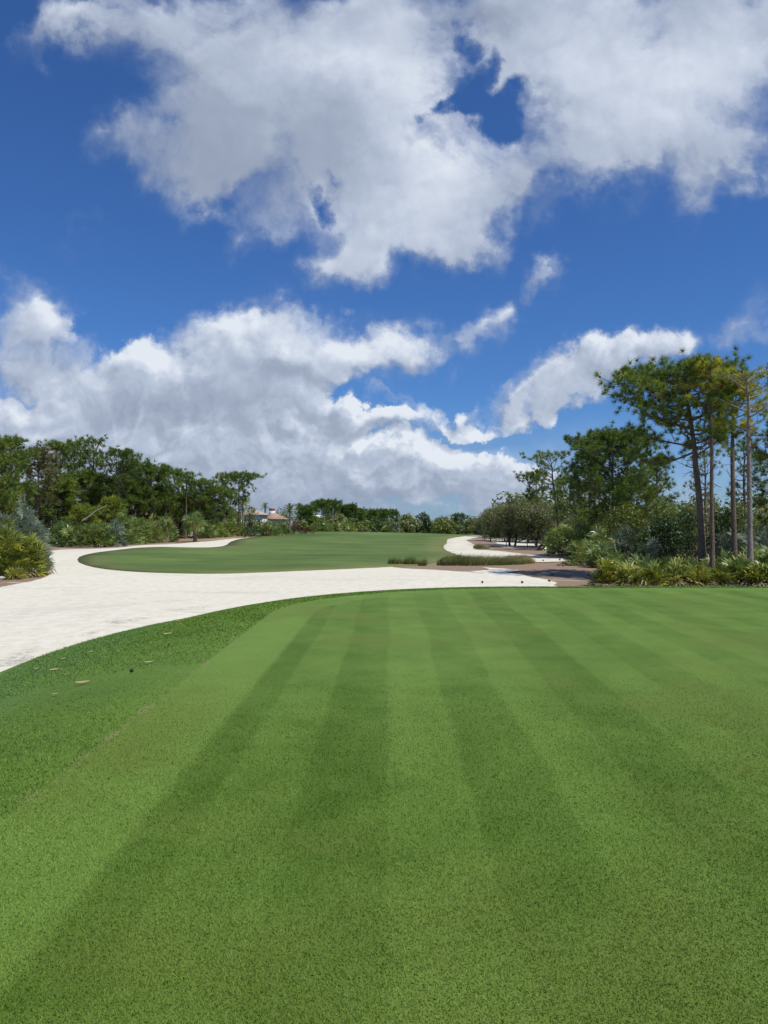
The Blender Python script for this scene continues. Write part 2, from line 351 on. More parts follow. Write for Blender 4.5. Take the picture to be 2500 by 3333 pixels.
def turf_col(t, P, kind):
    """colour of the mown grass as a function of where it grows"""
    x, y = t.sep(P)[:2]
    big = t.noise(P, .55, 3, .55); mid = t.noise(t.vm('MULTIPLY', P, (1, .8, 1)), 2.2, 4, .6); fine = t.noise(P, 38, 4, .7)
    if kind == 'tee':
        e = attr(t, 'edge')
        wx = t.m('MULTIPLY', t.m('SUBTRACT', t.noise(P, .18, 2), .5), .24)
        wf = t.m('MULTIPLY', t.m('SUBTRACT', t.noise(P, 6, 3, .7), .5), .07)
        xs = t.m('ADD', t.m('ADD', x, wx), wf)
        xs = t.m('SUBTRACT', xs, t.m('MULTIPLY', t.m('MULTIPLY', y, t.range(x, -1, 4)), .045))
        s1 = t.m('SINE', t.m('MULTIPLY', t.m('ADD', xs, 1.0), math.pi / .50))      # passes of the mower: sheen of leaning blades painted as dark and light
        ov = t.range(t.m('ABSOLUTE', s1), .16, .02)
        s1 = t.range(s1, -.20, .20)
        s2 = t.range(t.m('SINE', t.m('MULTIPLY', t.m('ADD', xs, .2), math.pi / 1.41)), -.8, .8)
        amt = t.range(t.noise(t.vm('MULTIPLY', P, (.9, .25, 1)), .5, 2), .30, .62, .5, 1.0)
        f = t.m('MULTIPLY_ADD', t.m('MULTIPLY', t.m('SUBTRACT', t.m('MULTIPLY_ADD', s2, .38, t.m('MULTIPLY', s1, .62)), .5), amt), .54, .47)
        f = t.m('ADD', f, t.m('MULTIPLY', t.m('SUBTRACT', mid, .5), 1.15))
        f = t.m('ADD', f, t.m('MULTIPLY', t.m('SUBTRACT', big, .5), .8))
        f = t.m('SUBTRACT', f, t.m('MULTIPLY', ov, t.range(t.noise(P, .9, 3), .45, .62, 0, .14)))
        per = t.m('MULTIPLY', t.range(e, -.84, -.74), t.range(y, 22, 8, .4, 1))              # the pass round the edge is painted lighter, same blade sheen
        f = t.fmix(per, f, t.m('ADD', .92, t.m('MULTIPLY', t.m('SUBTRACT', mid, .5), .7)))
        f = t.m('MULTIPLY_ADD', t.m('SUBTRACT', fine, .5), .35, f, clamp=True)
        mown = t.mix(f, (.092, .176, .018), (.190, .308, .056))
        mown = t.mix(t.range(t.noise(P, .45, 4, .6), .48, .66, 0, .55), mown, (.165, .225, .040))
        ce = t.m('ADD', e, t.m('MULTIPLY', t.m('SUBTRACT', t.noise(P, 5, 4, .7), .5), .10))
        cf = t.m('MULTIPLY_ADD', t.m('SUBTRACT', t.noise(P, .8, 4, .6), .5), 1.7, .5, clamp=True)
        coll = t.mix(cf, (.100, .190, .030), (.185, .300, .050))
        coll = t.mix(t.range(t.m('ADD', e, t.m('MULTIPLY', t.noise(P, .5, 3), 2)), 2.2, 4.4, 0, .55), coll, (.125, .235, .075))
        c = t.mix(t.range(ce, -.015, .02), mown, coll)
        # scuffed straw-coloured line where the two cuts meet
        ln = t.m('MULTIPLY', t.range(t.m('ABSOLUTE', t.m('SUBTRACT', ce, .0)), .07, .01), t.range(t.noise(P, 1.6, 4, .7), .46, .72))
        return t.mix(t.m('MULTIPLY', ln, t.range(y, 16, 11)), c, (.26, .28, .11))
    # fairway
    e = attr(t, 'edge')
    nb = t.noise(t.vm('MULTIPLY', P, (.5, .22, 1)), .16, 4, .55)
    wx = t.m('MULTIPLY_ADD', t.noise(P, .05, 2), 14, t.m('MULTIPLY', y, .9))
    s1 = t.range(t.m('SINE', t.m('MULTIPLY', t.m('ADD', wx, t.m('MULTIPLY', x, .25)), math.pi / 4.2)), -.7, .7)
    nc = t.noise(t.vm('MULTIPLY', P, (.35, 1.3, 1)), .42, 5, .65)
    f = t.m('ADD', t.m('MULTIPLY', s1, .15), t.m('ADD', t.m('MULTIPLY', t.m('SUBTRACT', nb, .5), 1.9), t.m('MULTIPLY', t.m('SUBTRACT', nc, .5), 1.3)))
    f = t.m('ADD', f, t.m('MULTIPLY', t.m('SUBTRACT', mid, .5), .5))
    f = t.m('ADD', f, .44, clamp=True)
    c = t.mix(f, (.056, .108, .018), (.150, .212, .056))
    sx = t.m('MULTIPLY', t.range(e, 3.2, .4), t.range(nb, .3, .6, .5, 1.0))
    c = t.mix(t.m('MULTIPLY', sx, .75), c, (.165, .168, .065))                                # drier, browner grass towards the sand
    pt = t.range(t.noise(t.vm('MULTIPLY', P, (.25, 1.1, 1)), .33, 4, .6), .68, .75)
    return t.mix(t.m('MULTIPLY', pt, .6), c, (.23, .27, .12))

def grass_mats():
    m, t = mat('tee_turf'); P = gpos(t); c = turf_col(t, P, 'tee')
    b = t.noise(P, 90, 4, .75); b2 = t.noise(P, 300, 2, .6)
    gr = t.m('MULTIPLY_ADD', b2, .5, t.m('MULTIPLY', b, .7))
    c = t.mix(1.0, c, t.ramp(gr, [(.44, (.48, .51, .40)), (.60, (.80, .82, .76)), (.76, (1.14, 1.13, 1.12))]), 'MULTIPLY')
    finish(t, c, .75, bump=gr, bstr=.55, bdist=.02, spec=.2)
    m2, t = mat('grass_blades'); P = gpos(t); c = turf_col(t, P, 'tee'); a = attr(t, 'tint')
    c = t.mix(1.0, c, t.ramp(a, [(0, (.78, .82, .66)), (.5, (1.10, 1.08, 1.0)), (1, (1.45, 1.36, 1.35))]), 'MULTIPLY')
    finish(t, c, .6, spec=.18, trans=.3)
    m3, t = mat('fairway_turf'); P = gpos(t); c = turf_col(t, P, 'fairway')
    finish(t, c, .8, bump=t.noise(P, 14, 5, .7), bstr=.5, bdist=.06, spec=.2)
    return m, m2, m3
M_TEE, M_BLADE, M_FAIR = grass_mats()

def sandmat():
    m, t = mat('white_sand'); P = gpos(t); e = attr(t, 'edge')
    x, y = t.sep(P)[:2]
    e0 = e; e = t.m('ADD', e, t.m('MULTIPLY', t.noise(P, .22, 3), 2.2))
    q = t.comb(t.m('MULTIPLY', e, 2.4), t.m('MULTIPLY', t.m('SUBTRACT', x, y), .05), 0.0)
    tr = t.noise(q, 1.0, 6, .65); ru = t.noise(t.comb(t.m('MULTIPLY', e, .55), t.m('MULTIPLY', x, .04), 3.0), 1.0, 3, .5)
    pt = t.noise(P, .35, 4, .6); foot = t.noise(P, 2.6, 4, .65); fine = t.noise(P, 40, 4, .7)
    st = t.noise(t.vm('MULTIPLY', t.vm('ADD', P, t.vm('SCALE', t.noise(P, .3, 3, out=1), scale=3.0)), (.6, 1.1, 1)), 1.1, 6, .75)
    c = t.mix(t.range(t.m('MULTIPLY_ADD', tr, .2, t.m('MULTIPLY', foot, .8)), .32, .62), (.635, .595, .48), (.735, .70, .575))
    c = t.mix(t.range(st, .56, .72, 0, .45), c, (.50, .46, .375))
    c = t.mix(t.range(pt, .50, .72, 0, .35), c, (.72, .66, .57))
    tk = t.m('MULTIPLY', t.range(t.noise(t.comb(t.m('MULTIPLY', e, 1.3), t.m('MULTIPLY', x, .015), 7.0), 1.0, 5, .7), .57, .68), t.range(t.noise(P, .12, 2), .42, .6))
    c = t.mix(t.m('MULTIPLY', tk, .7), c, (.50, .46, .40))
    # dark gritty wash left beside the bank of the tee
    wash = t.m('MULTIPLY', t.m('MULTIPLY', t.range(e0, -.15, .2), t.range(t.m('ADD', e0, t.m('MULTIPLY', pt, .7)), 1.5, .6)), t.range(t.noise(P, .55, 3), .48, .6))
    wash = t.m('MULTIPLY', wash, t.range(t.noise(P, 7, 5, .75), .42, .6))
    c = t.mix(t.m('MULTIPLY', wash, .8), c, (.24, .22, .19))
    for off, dirv in ((2.3, (.33, .94)), (7.4, (.12, .99)), (-4.0, (-.75, .66))):
        dline = t.m('ADD', t.m('ADD', t.m('MULTIPLY', x, dirv[0]), t.m('MULTIPLY', y, dirv[1])), t.m('MULTIPLY', t.noise(P, .07, 2), 7.0))
        tr2 = t.m('ABSOLUTE', t.m('SUBTRACT', t.m('PINGPONG', t.m('ADD', dline, off), 9.0), 4.0))
        two = t.m('MINIMUM', t.m('ABSOLUTE', t.m('SUBTRACT', tr2, .62)), t.m('ABSOLUTE', t.m('SUBTRACT', tr2, .08)))
        rut = t.m('MULTIPLY', t.range(two, .16, .04), t.range(t.noise(P, .25, 4, .65), .46, .60))
        c = t.mix(t.m('MULTIPLY', rut, .42), c, (.50, .46, .385)); foot = t.m('SUBTRACT', foot, t.m('MULTIPLY', rut, .35))
    sp = t.range(t.noise(P, 11, 3, .6), .66, .72)
    c = t.mix(t.m('MULTIPLY', sp, .5), c, (.30, .25, .19))
    h = t.m('ADD', t.m('MULTIPLY', foot, .8), t.m('MULTIPLY', tr, .3))
    h = t.m('MULTIPLY_ADD', fine, .15, h)
    finish(t, c, .95, bump=h, bstr=.55, bdist=.09, spec=.1)
    return m
M_SAND = sandmat()
def floormat():
    m, t = mat('pine_straw_floor'); P = gpos(t)
    a = t.noise(P, .5, 5, .65); b = t.noise(P, 16, 5, .75); s = t.noise(t.vm('MULTIPLY', P, (.22, 1.0, 1)), .55, 6, .68)
    c = t.mix(b, (.15, .102, .070), (.44, .325, .235)); c = t.mix(t.range(a, .4, .7, 0, .5), c, (.27, .185, .13))
    y = t.sep(P)[1]
    sandy = t.m('MULTIPLY', t.range(s, .60, .64), t.range(y, 28, 36))
    c = t.mix(t.m('MULTIPLY', sandy, .9), c, (.70, .65, .57))
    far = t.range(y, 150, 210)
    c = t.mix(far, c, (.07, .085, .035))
    finish(t, c, .95, bump=t.m('ADD', b, a), bstr=.8, bdist=.05, spec=.1)
    return m
M_FLOOR = floormat()

PINE = [(0, (0.056, 0.099, 0.024)), (.3, (0.106, 0.177, 0.038)), (.55, (0.183, 0.270, 0.049)), (.75, (0.348, 0.368, 0.053)), (.9, (0.600, 0.552, 0.065)), (1, (0.600, 0.600, 0.094))]
M_PINE = leafmat('pine_needles', PINE, trans=.38, rough=.5)
M_PINEB = leafmat('pine_needles_rusty', [(0, (0.051, 0.061, 0.026)), (.4, (0.120, 0.128, 0.042)), (.7, (0.208, 0.184, 0.056)), (1, (0.304, 0.224, 0.080))], trans=.25, rough=.5)
M_PALM = leafmat('palmetto_green', [(0, (0.050, 0.096, 0.031)), (.35, (0.118, 0.194, 0.051)), (.65, (0.239, 0.315, 0.090)), (.85, (0.420, 0.448, 0.129)), (1, (0.616, 0.478, 0.206))], trans=.22, rough=.38, spec=.55)
M_PALMY = leafmat('palmetto_yellow', [(0, (0.065, 0.110, 0.029)), (.3, (0.185, 0.234, 0.048)), (.6, (0.395, 0.411, 0.077)), (.82, (0.620, 0.597, 0.138)), (1, (0.620, 0.516, 0.275))], trans=.25, rough=.38, spec=.55)
M_PALMS = leafmat('palmetto_silver', [(0, (0.065, 0.092, 0.066)), (.4, (0.135, 0.178, 0.131)), (.75, (0.259, 0.308, 0.226)), (1, (0.389, 0.410, 0.281))], trans=.15, rough=.6, spec=.25)
M_DEAD = leafmat('dead_fronds', [(0, (.10, .07, .045)), (.5, (.24, .18, .125)), (1, (.44, .38, .31))], trans=.1, rough=.8, spec=.15)
M_LEAF = leafmat('glossy_leaves', [(0, (0.021, 0.044, 0.013)), (.45, (0.042, 0.082, 0.019)), (.75, (0.072, 0.125, 0.025)), (1, (0.128, 0.180, 0.040))], trans=.25, rough=.45, spec=.4)
M_LEAFY = leafmat('olive_leaves', [(0, (0.066, 0.098, 0.025)), (.4, (0.134, 0.179, 0.037)), (.7, (0.244, 0.281, 0.052)), (1, (0.407, 0.378, 0.079))], trans=.3, rough=.5)
M_OAK = leafmat('greyish_oak_leaves', [(0, (0.086, 0.104, 0.038)), (.4, (0.165, 0.197, 0.069)), (.7, (0.256, 0.285, 0.106)), (1, (0.377, 0.414, 0.182))], trans=.2, rough=.7, spec=.2)
M_TWIG = leafmat('lichened_twigs', [(0, (0.105, 0.105, 0.059)), (.5, (0.205, 0.206, 0.120)), (1, (0.372, 0.381, 0.223))], trans=0.0, rough=.9, spec=.1)
M_RED = leafmat('maroon_leaves', [(0, (0.058, 0.018, 0.023)), (.5, (0.137, 0.036, 0.044)), (1, (0.247, 0.072, 0.078))], trans=.25, rough=.5)
M_REED = leafmat('cordgrass', [(0, (0.054, 0.081, 0.025)), (.4, (0.132, 0.171, 0.046)), (.7, (0.264, 0.271, 0.096)), (1, (0.527, 0.434, 0.232))], trans=.25, rough=.6)
M_BARK = barkmat("pine_bark", (.040, .031, .024), (.22, .172, .132))
M_BARKL = barkmat('pale_bark', (.07, .060, .052), (.34, .30, .265))
M_BARKD = barkmat('dark_bark', (.032, .026, .022), (.135, .112, .095))
M_WOOD = barkmat('bleached_wood', (.25, .23, .21), (.62, .58, .54))

# ------------------------------------------------------------------ ground
def edge_attr(me, vals):
    a = me.attributes.new('edge', 'FLOAT', 'POINT'); a.data.foreach_set('value', np.asarray(vals, np.float32))
def inside(P, poly):
    x, y = P[:, 0], P[:, 1]; c = np.zeros(len(P), bool); n = len(poly)
    for i in range(n):
        x1, y1 = poly[i]; x2, y2 = poly[(i + 1) % n]
        k = ((y1 > y) != (y2 > y)); xi = (x2 - x1) * (y - y1) / ((y2 - y1) if y2 != y1 else 1e-9) + x1
        c ^= k & (x < xi)
    return c
def polydist(P, poly):
    A = np.array(poly); B = np.roll(A, -1, 0); out = np.full(len(P), 1e9)
    for a, b in zip(A, B):
        ab = b - a; t = np.clip(((P - a) @ ab) / (ab @ ab + 1e-9), 0, 1)
        out = np.minimum(out, np.hypot(*(P - a - t[:, None] * ab).T))
    return out
def chaikin(p, n=2):
    for _ in range(n):
        q = []
        for i in range(len(p)):
            a = np.array(p[i]); b = np.array(p[(i + 1) % len(p)])
            q += [tuple(a * .75 + b * .25), tuple(a * .25 + b * .75)]
        p = q
    return p
_r = [2.0]
while _r[-1] < 460: _r.append(_r[-1] * 1.045)
_a = np.radians(np.arange(-62, 63, 1.3))
POLAR = np.array([(r * math.sin(a), r * math.cos(a)) for r in _r for a in _a])
def sheet(name, poly, zoff, m, rough=0.0, seed=0, smoothn=2, edge='poly', skirt=.0):
    rg = np.random.default_rng(seed)
    poly = chaikin(poly, smoothn)
    B = []
    for i in range(len(poly)):
        a = np.array(poly[i]); b = np.array(poly[(i + 1) % len(poly)]); L = np.linalg.norm(b - a)
        dd = max(np.linalg.norm(a), 8); st = max(.12, dd * .006); k = max(1, int(L / st))
        nrm = np.array([-(b - a)[1], (b - a)[0]]) / (L + 1e-9)
        for j in range(k):
            q = a + (b - a) * j / k
            if rough: q = q + nrm * rough * min(dd / 40, 2.5) * (math.sin(q[0] * 2.1 + q[1] * 1.3) * .5 + math.sin(q[0] * 5.3 - q[1] * 2.9) * .35 + rg.normal() * .45)
            B.append(tuple(q))
    B = [B[i] for i in range(len(B)) if np.hypot(B[i][0] - B[i - 1][0], B[i][1] - B[i - 1][1]) > .01]
    pin = POLAR[inside(POLAR, B)]
    if len(pin):
        dd = polydist(pin, B); pin = pin[dd > np.maximum(.15, np.hypot(*pin.T) * .006)]
    vs = [Vector(b) for b in B] + [Vector(p) for p in pin]
    n = len(B)
    ov, oe, of, *_ = geometry.delaunay_2d_cdt(vs, [(i, (i + 1) % n) for i in range(n)], [list(range(n))], 1, 1e-5)
    V2 = np.array([(v.x, v.y) for v in ov]); Z = ter(V2[:, 0], V2[:, 1]) + zoff
    me = bpy.data.meshes.new(name); me.from_pydata(np.column_stack([V2, Z]).tolist(), [], [tuple(f) for f in of])
    bm = bmesh.new(); bm.from_mesh(me)
    bmesh.ops.recalc_face_normals(bm, faces=bm.faces)
    if sum(f.normal.z for f in bm.faces) < 0: bmesh.ops.reverse_faces(bm, faces=bm.faces)
    if skirt:
        be = [e for e in bm.edges if e.is_boundary]
        ret = bmesh.ops.extrude_edge_only(bm, edges=be)
        for v in ret['geom']:
            if isinstance(v, bmesh.types.BMVert): v.co.z -= skirt
    for f in bm.faces: f.smooth = True
    bm.to_mesh(me); bm.free(); me.materials.append(m)
    W = np.array([v.co[:2] for v in me.vertices])
    edge_attr(me, polydist(W, B) if edge == 'poly' else tee_e(W[:, 0], W[:, 1]) - .8 * (5.7 + 3.3 * sstep(12, 27, W[:, 1])))
    o = bpy.data.objects.new(name, me); COL.objects.link(o); return tag(o, kind='structure')

def ground():
    rr = [0.5]
    while rr[-1] < 6000: rr.append(rr[-1] * (1.05 if rr[-1] < 500 else 1.25))
    aa = np.radians(np.arange(0, 360, 1.5)); n = len(aa)
    V = [(r * math.sin(a), r * math.cos(a)) for r in rr for a in aa]; V = np.array(V)
    Z = ter(V[:, 0], V[:, 1]) - .04 - .25 * (tee_e(V[:, 0], V[:, 1]) < 3)
    mb = MB(); i = np.arange(len(rr) - 1)[:, None] * n; j = np.arange(n)[None]; j2 = (j + 1) % n
    mb.add(np.column_stack([V, Z]), np.stack([i + j, i + n + j, i + n + j2, i + j2], -1).reshape(-1, 4))
    o = mb.build('ground', M_FLOOR, smooth=True); tag(o, kind='structure')
ground()

sand_px = [(-420,2060),(-150,1950),(0,1911),(62,1899),(120,1888),(158,1876),(172,1862),(163,1846),(160,1815),(156,1793),(215,1788),(330,1786),(400,1781),(450,1775),(561,1771),(628,1765),
           (685,1762),(751,1754),(797,1750),(822,1748),(812,1760),(800,1800),(900,1815),(1240,1825),(1268,1845),(1325,1851),(1386,1853),(1431,1855),(1521,1862),(1551,1858),(1600,1854),
           (1560,1846),(1642,1851),(1705,1857),(1640,1863),(1690,1868),(1726,1878),(1776,1884),(1818,1898),(1800,1906)]
sp = G(*sand_px) + [(7.5, 30.0), (6, 22), (-1, 20), (-4.5, 12), (-4.2, 2), (-4.5, -12), (-30, -12)]
sheet('sand_bunker', sp, .0, M_SAND, rough=.05, seed=1, smoothn=1, edge='tee')
sheet('sand_path', G((1441,1778),(1455,1768),(1452,1759),(1462,1753),(1515,1745),(1572,1743.5),(1600,1744.5),(1551,1749),(1516,1758),(1528,1765),(1545,1772),(1550,1779),(1543,1786),(1546,1790),
      (1600,1791),(1680,1800),(1750,1808),(1820,1816),(1885,1826),(1800,1829),(1728,1830),(1640,1826),(1560,1818),(1500,1810),(1470,1800),(1448,1791)), .005, M_SAND, rough=.07, seed=2, smoothn=1)
sheet('sand_clearing', G((1571,1758),(1612,1752),(1660,1750),(1720,1757),(1800,1764),(1830,1775),(1760,1779),(1700,1780),(1642,1775),(1606,1764)), .005, M_SAND, rough=.1, seed=3, smoothn=1)
sheet('sand_strip', G((1616,1778),(1660,1777),(1700,1781),(1640,1783)), .007, M_SAND, rough=.08, seed=4, smoothn=1)
fw = [(1572,1743),(1516,1744),(1462,1752),(1452,1759),(1456,1768),(1441,1777),(1447,1791),(1461,1796),(1491,1807),(1470,1815),(1425,1827),(1389,1836),(1330,1841),(1261,1846),(1189,1849.5),(1093,1854),(996,1857.5),
      (900,1862),(842,1864),(751,1867),(661,1868),(540,1866),(437,1861.5),(362,1855),(301,1846),(265,1835),(252,1826),(256,1814),(301,1802),(392,1790),(500,1781),(570,1782),(631,1783.5),(706,1782),
      (739,1776),(746,1766),(775,1755.5),(812,1750),(870,1747)]
fwp = G(*fw) + [(-52, 190), (-40, 330), (-20, 400), (60, 402), (66, 365), (52, 300), (40, 225)]
sheet('fairway', fwp, .045, M_FAIR, rough=.02, seed=5, smoothn=2, skirt=.12)
M_SAND2 = M_SAND
sheet('far_bunker', [at(1340, 262)[:2], at(1352, 285)[:2], at(1400, 292)[:2], at(1455, 292)[:2], at(1445, 276)[:2], at(1400, 262)[:2], at(1365, 258)[:2]], .10, M_SAND, rough=.05, seed=6)
sheet('greenside_bunker', [at(1566, 290)[:2], at(1600, 300)[:2], at(1625, 300)[:2], at(1618, 275)[:2], at(1580, 268)[:2]], .10, M_SAND, rough=.05, seed=7)

def tee():
    xs = np.concatenate([np.arange(-13, 10, .25), np.arange(10, 52, .8)]); ys = np.concatenate([np.arange(-16, 33.01, .3)])
    X, Y = np.meshgrid(xs, ys); Z = tee_z(X, Y)
    nx, ny = len(xs), len(ys); i = np.arange(ny - 1)[:, None] * nx; j = np.arange(nx - 1)[None]
    Fq = np.stack([i + j, i + j + 1, i + nx + j + 1, i + nx + j], -1).reshape(-1, 4)
    V = np.stack([X, Y, Z], -1).reshape(-1, 3)
    keep = (V[Fq][:, :, 2].max(1) > -.2)
    mb = MB(); mb.add(V, Fq[keep]); o = mb.build('tee_box', M_TEE, smooth=True)
    edge_attr(o.data, tee_e(V[:, 0], V[:, 1])); tag(o, kind='structure')
tee()

def blades():
    rg = np.random.default_rng(11); N = 1500000
    # denser close to the camera, thinning out with distance; nothing beyond 13 m
    d = 1.7 * (17 / 1.7) ** rg.random(N) ; d = 1.7 + (d - 1.7) * (.55 + .45 * rg.random(N))
    x = rg.uniform(-1.02, 1.02, N) * (d + .8); y = d - .5
    e = tee_e(x, y); z = tee_z(x, y)
    keep = rg.random(N) > sstep(4.5, 12, d); x, y, e, z, d = x[keep], y[keep], e[keep], z[keep], d[keep]; N = len(d)
    coll = e > 0.0
    L = np.where(coll, rg.uniform(.008, .016, N), rg.uniform(.006, .012, N)) * (1 + .06 * d)
    L = L * (1 - .75 * sstep(5, 11, d))
    w = np.where(coll, .0019, .0019) * (.65 + .22 * d) * rg.uniform(.7, 1.3, N)
    ph = rg.uniform(0, 2 * math.pi, N); tilt = rg.uniform(.25, 1.25, N)
    D = np.stack([np.cos(ph) * np.sin(tilt), np.sin(ph) * np.sin(tilt), np.cos(tilt)], 1)
    sd = np.stack([-np.sin(ph + rg.normal(0, .6, N)), np.cos(ph), np.zeros(N)], 1); sd = norm(sd)
    b = np.stack([x, y, z - .001], 1)
    T = np.stack([b - sd * w[:, None], b + sd * w[:, None], b + D * L[:, None]], 1)
    n2 = 520000; d = 9 + 20 * rg.random(n2) ** 1.1; x = rg.uniform(-.60, .66, n2) * d; e2 = tee_e(x, d); z = tee_z(x, d)
    ok = (e2 > .02) & (z > -.02) & (rg.random(n2) < sstep(7, 15, d)); x, y, z, e2, d = x[ok], d[ok], z[ok], e2[ok], d[ok]; n2 = len(d)
    ph = rg.uniform(0, 6.283, n2); tilt = rg.uniform(.2, 1.2, n2); D = np.stack([np.cos(ph) * np.sin(tilt), np.sin(ph) * np.sin(tilt), np.cos(tilt)], 1)
    L = rg.uniform(.012, .022, n2) * (1 + .03 * d); w = .003 + .00045 * d; sd = norm(np.stack([-np.sin(ph), np.cos(ph), np.zeros(n2)], 1)) * w[:, None]; b = np.stack([x, y, z - .001], 1)
    T2 = np.stack([b - sd, b + sd, b + D * L[:, None]], 1)
    mb = MB(); mb.tris(np.concatenate([T, T2]), rg.random(len(T) + len(T2))); o = mb.build('grass', M_BLADE)
    edge_attr(o.data, np.repeat(np.concatenate([e, e2]), 3))
    tag(o, 'short mown green grass blades covering the near tee', 'grass', kind='stuff')
blades()

#VEG
# ------------------------------------------------------------------ plant builders
def tufts(mb, C, D, L, n, w, rg, tint, tj=.09, bias=.85, droop=.0, up=0.0):
    """bundles of needles: C centres, D directions"""
    C = np.asarray(C, float); D = np.asarray(D, float); k = len(C)
    if k == 0: return
    Ls = np.broadcast_to(np.asarray(L, float), (k,))
    d = norm(D[:, None] * bias + rg.normal(0, .62, (k, n, 3)) + np.array([0, 0, up]))
    ln = (Ls[:, None] * rg.uniform(.65, 1.1, (k, n)))[..., None]
    base = C[:, None] + d * ln * .06
    tip = C[:, None] + d * ln; tip[..., 2] -= droop * ln[..., 0]
    sd = norm(np.cross(d, rg.normal(0, 1, (k, n, 3)))) * (w * rg.uniform(.7, 1.3, (k, n)))[..., None] * .5
    T = np.stack([base - sd, base + sd, tip], 2).reshape(-1, 3, 3)
    tt = np.repeat(np.asarray(tint, float) + rg.normal(0, tj, k), n) + rg.normal(0, .05, k * n)
    mb.tris(T, np.clip(tt, 0, 1))

def smin(z, h, k=.35):
    return h - k * np.log1p(np.exp(np.clip((h - z) / k, -20, 20)))
def limb(p, d, L, rg, seg=5, up=.12, wob=.16):
    pts = [np.array(p, float)]; d = np.array(d, float); st = L / seg
    for i in range(seg):
        d = d + rg.normal(0, wob, 3); d[2] += up; d = d / np.linalg.norm(d)
        pts.append(pts[-1] + d * st)
    return np.array(pts)
def along(pts, s):
    f = s * (len(pts) - 1); i = min(int(f), len(pts) - 2); t = f - i
    return pts[i] * (1 - t) + pts[i + 1] * t, norm(pts[i + 1] - pts[i])

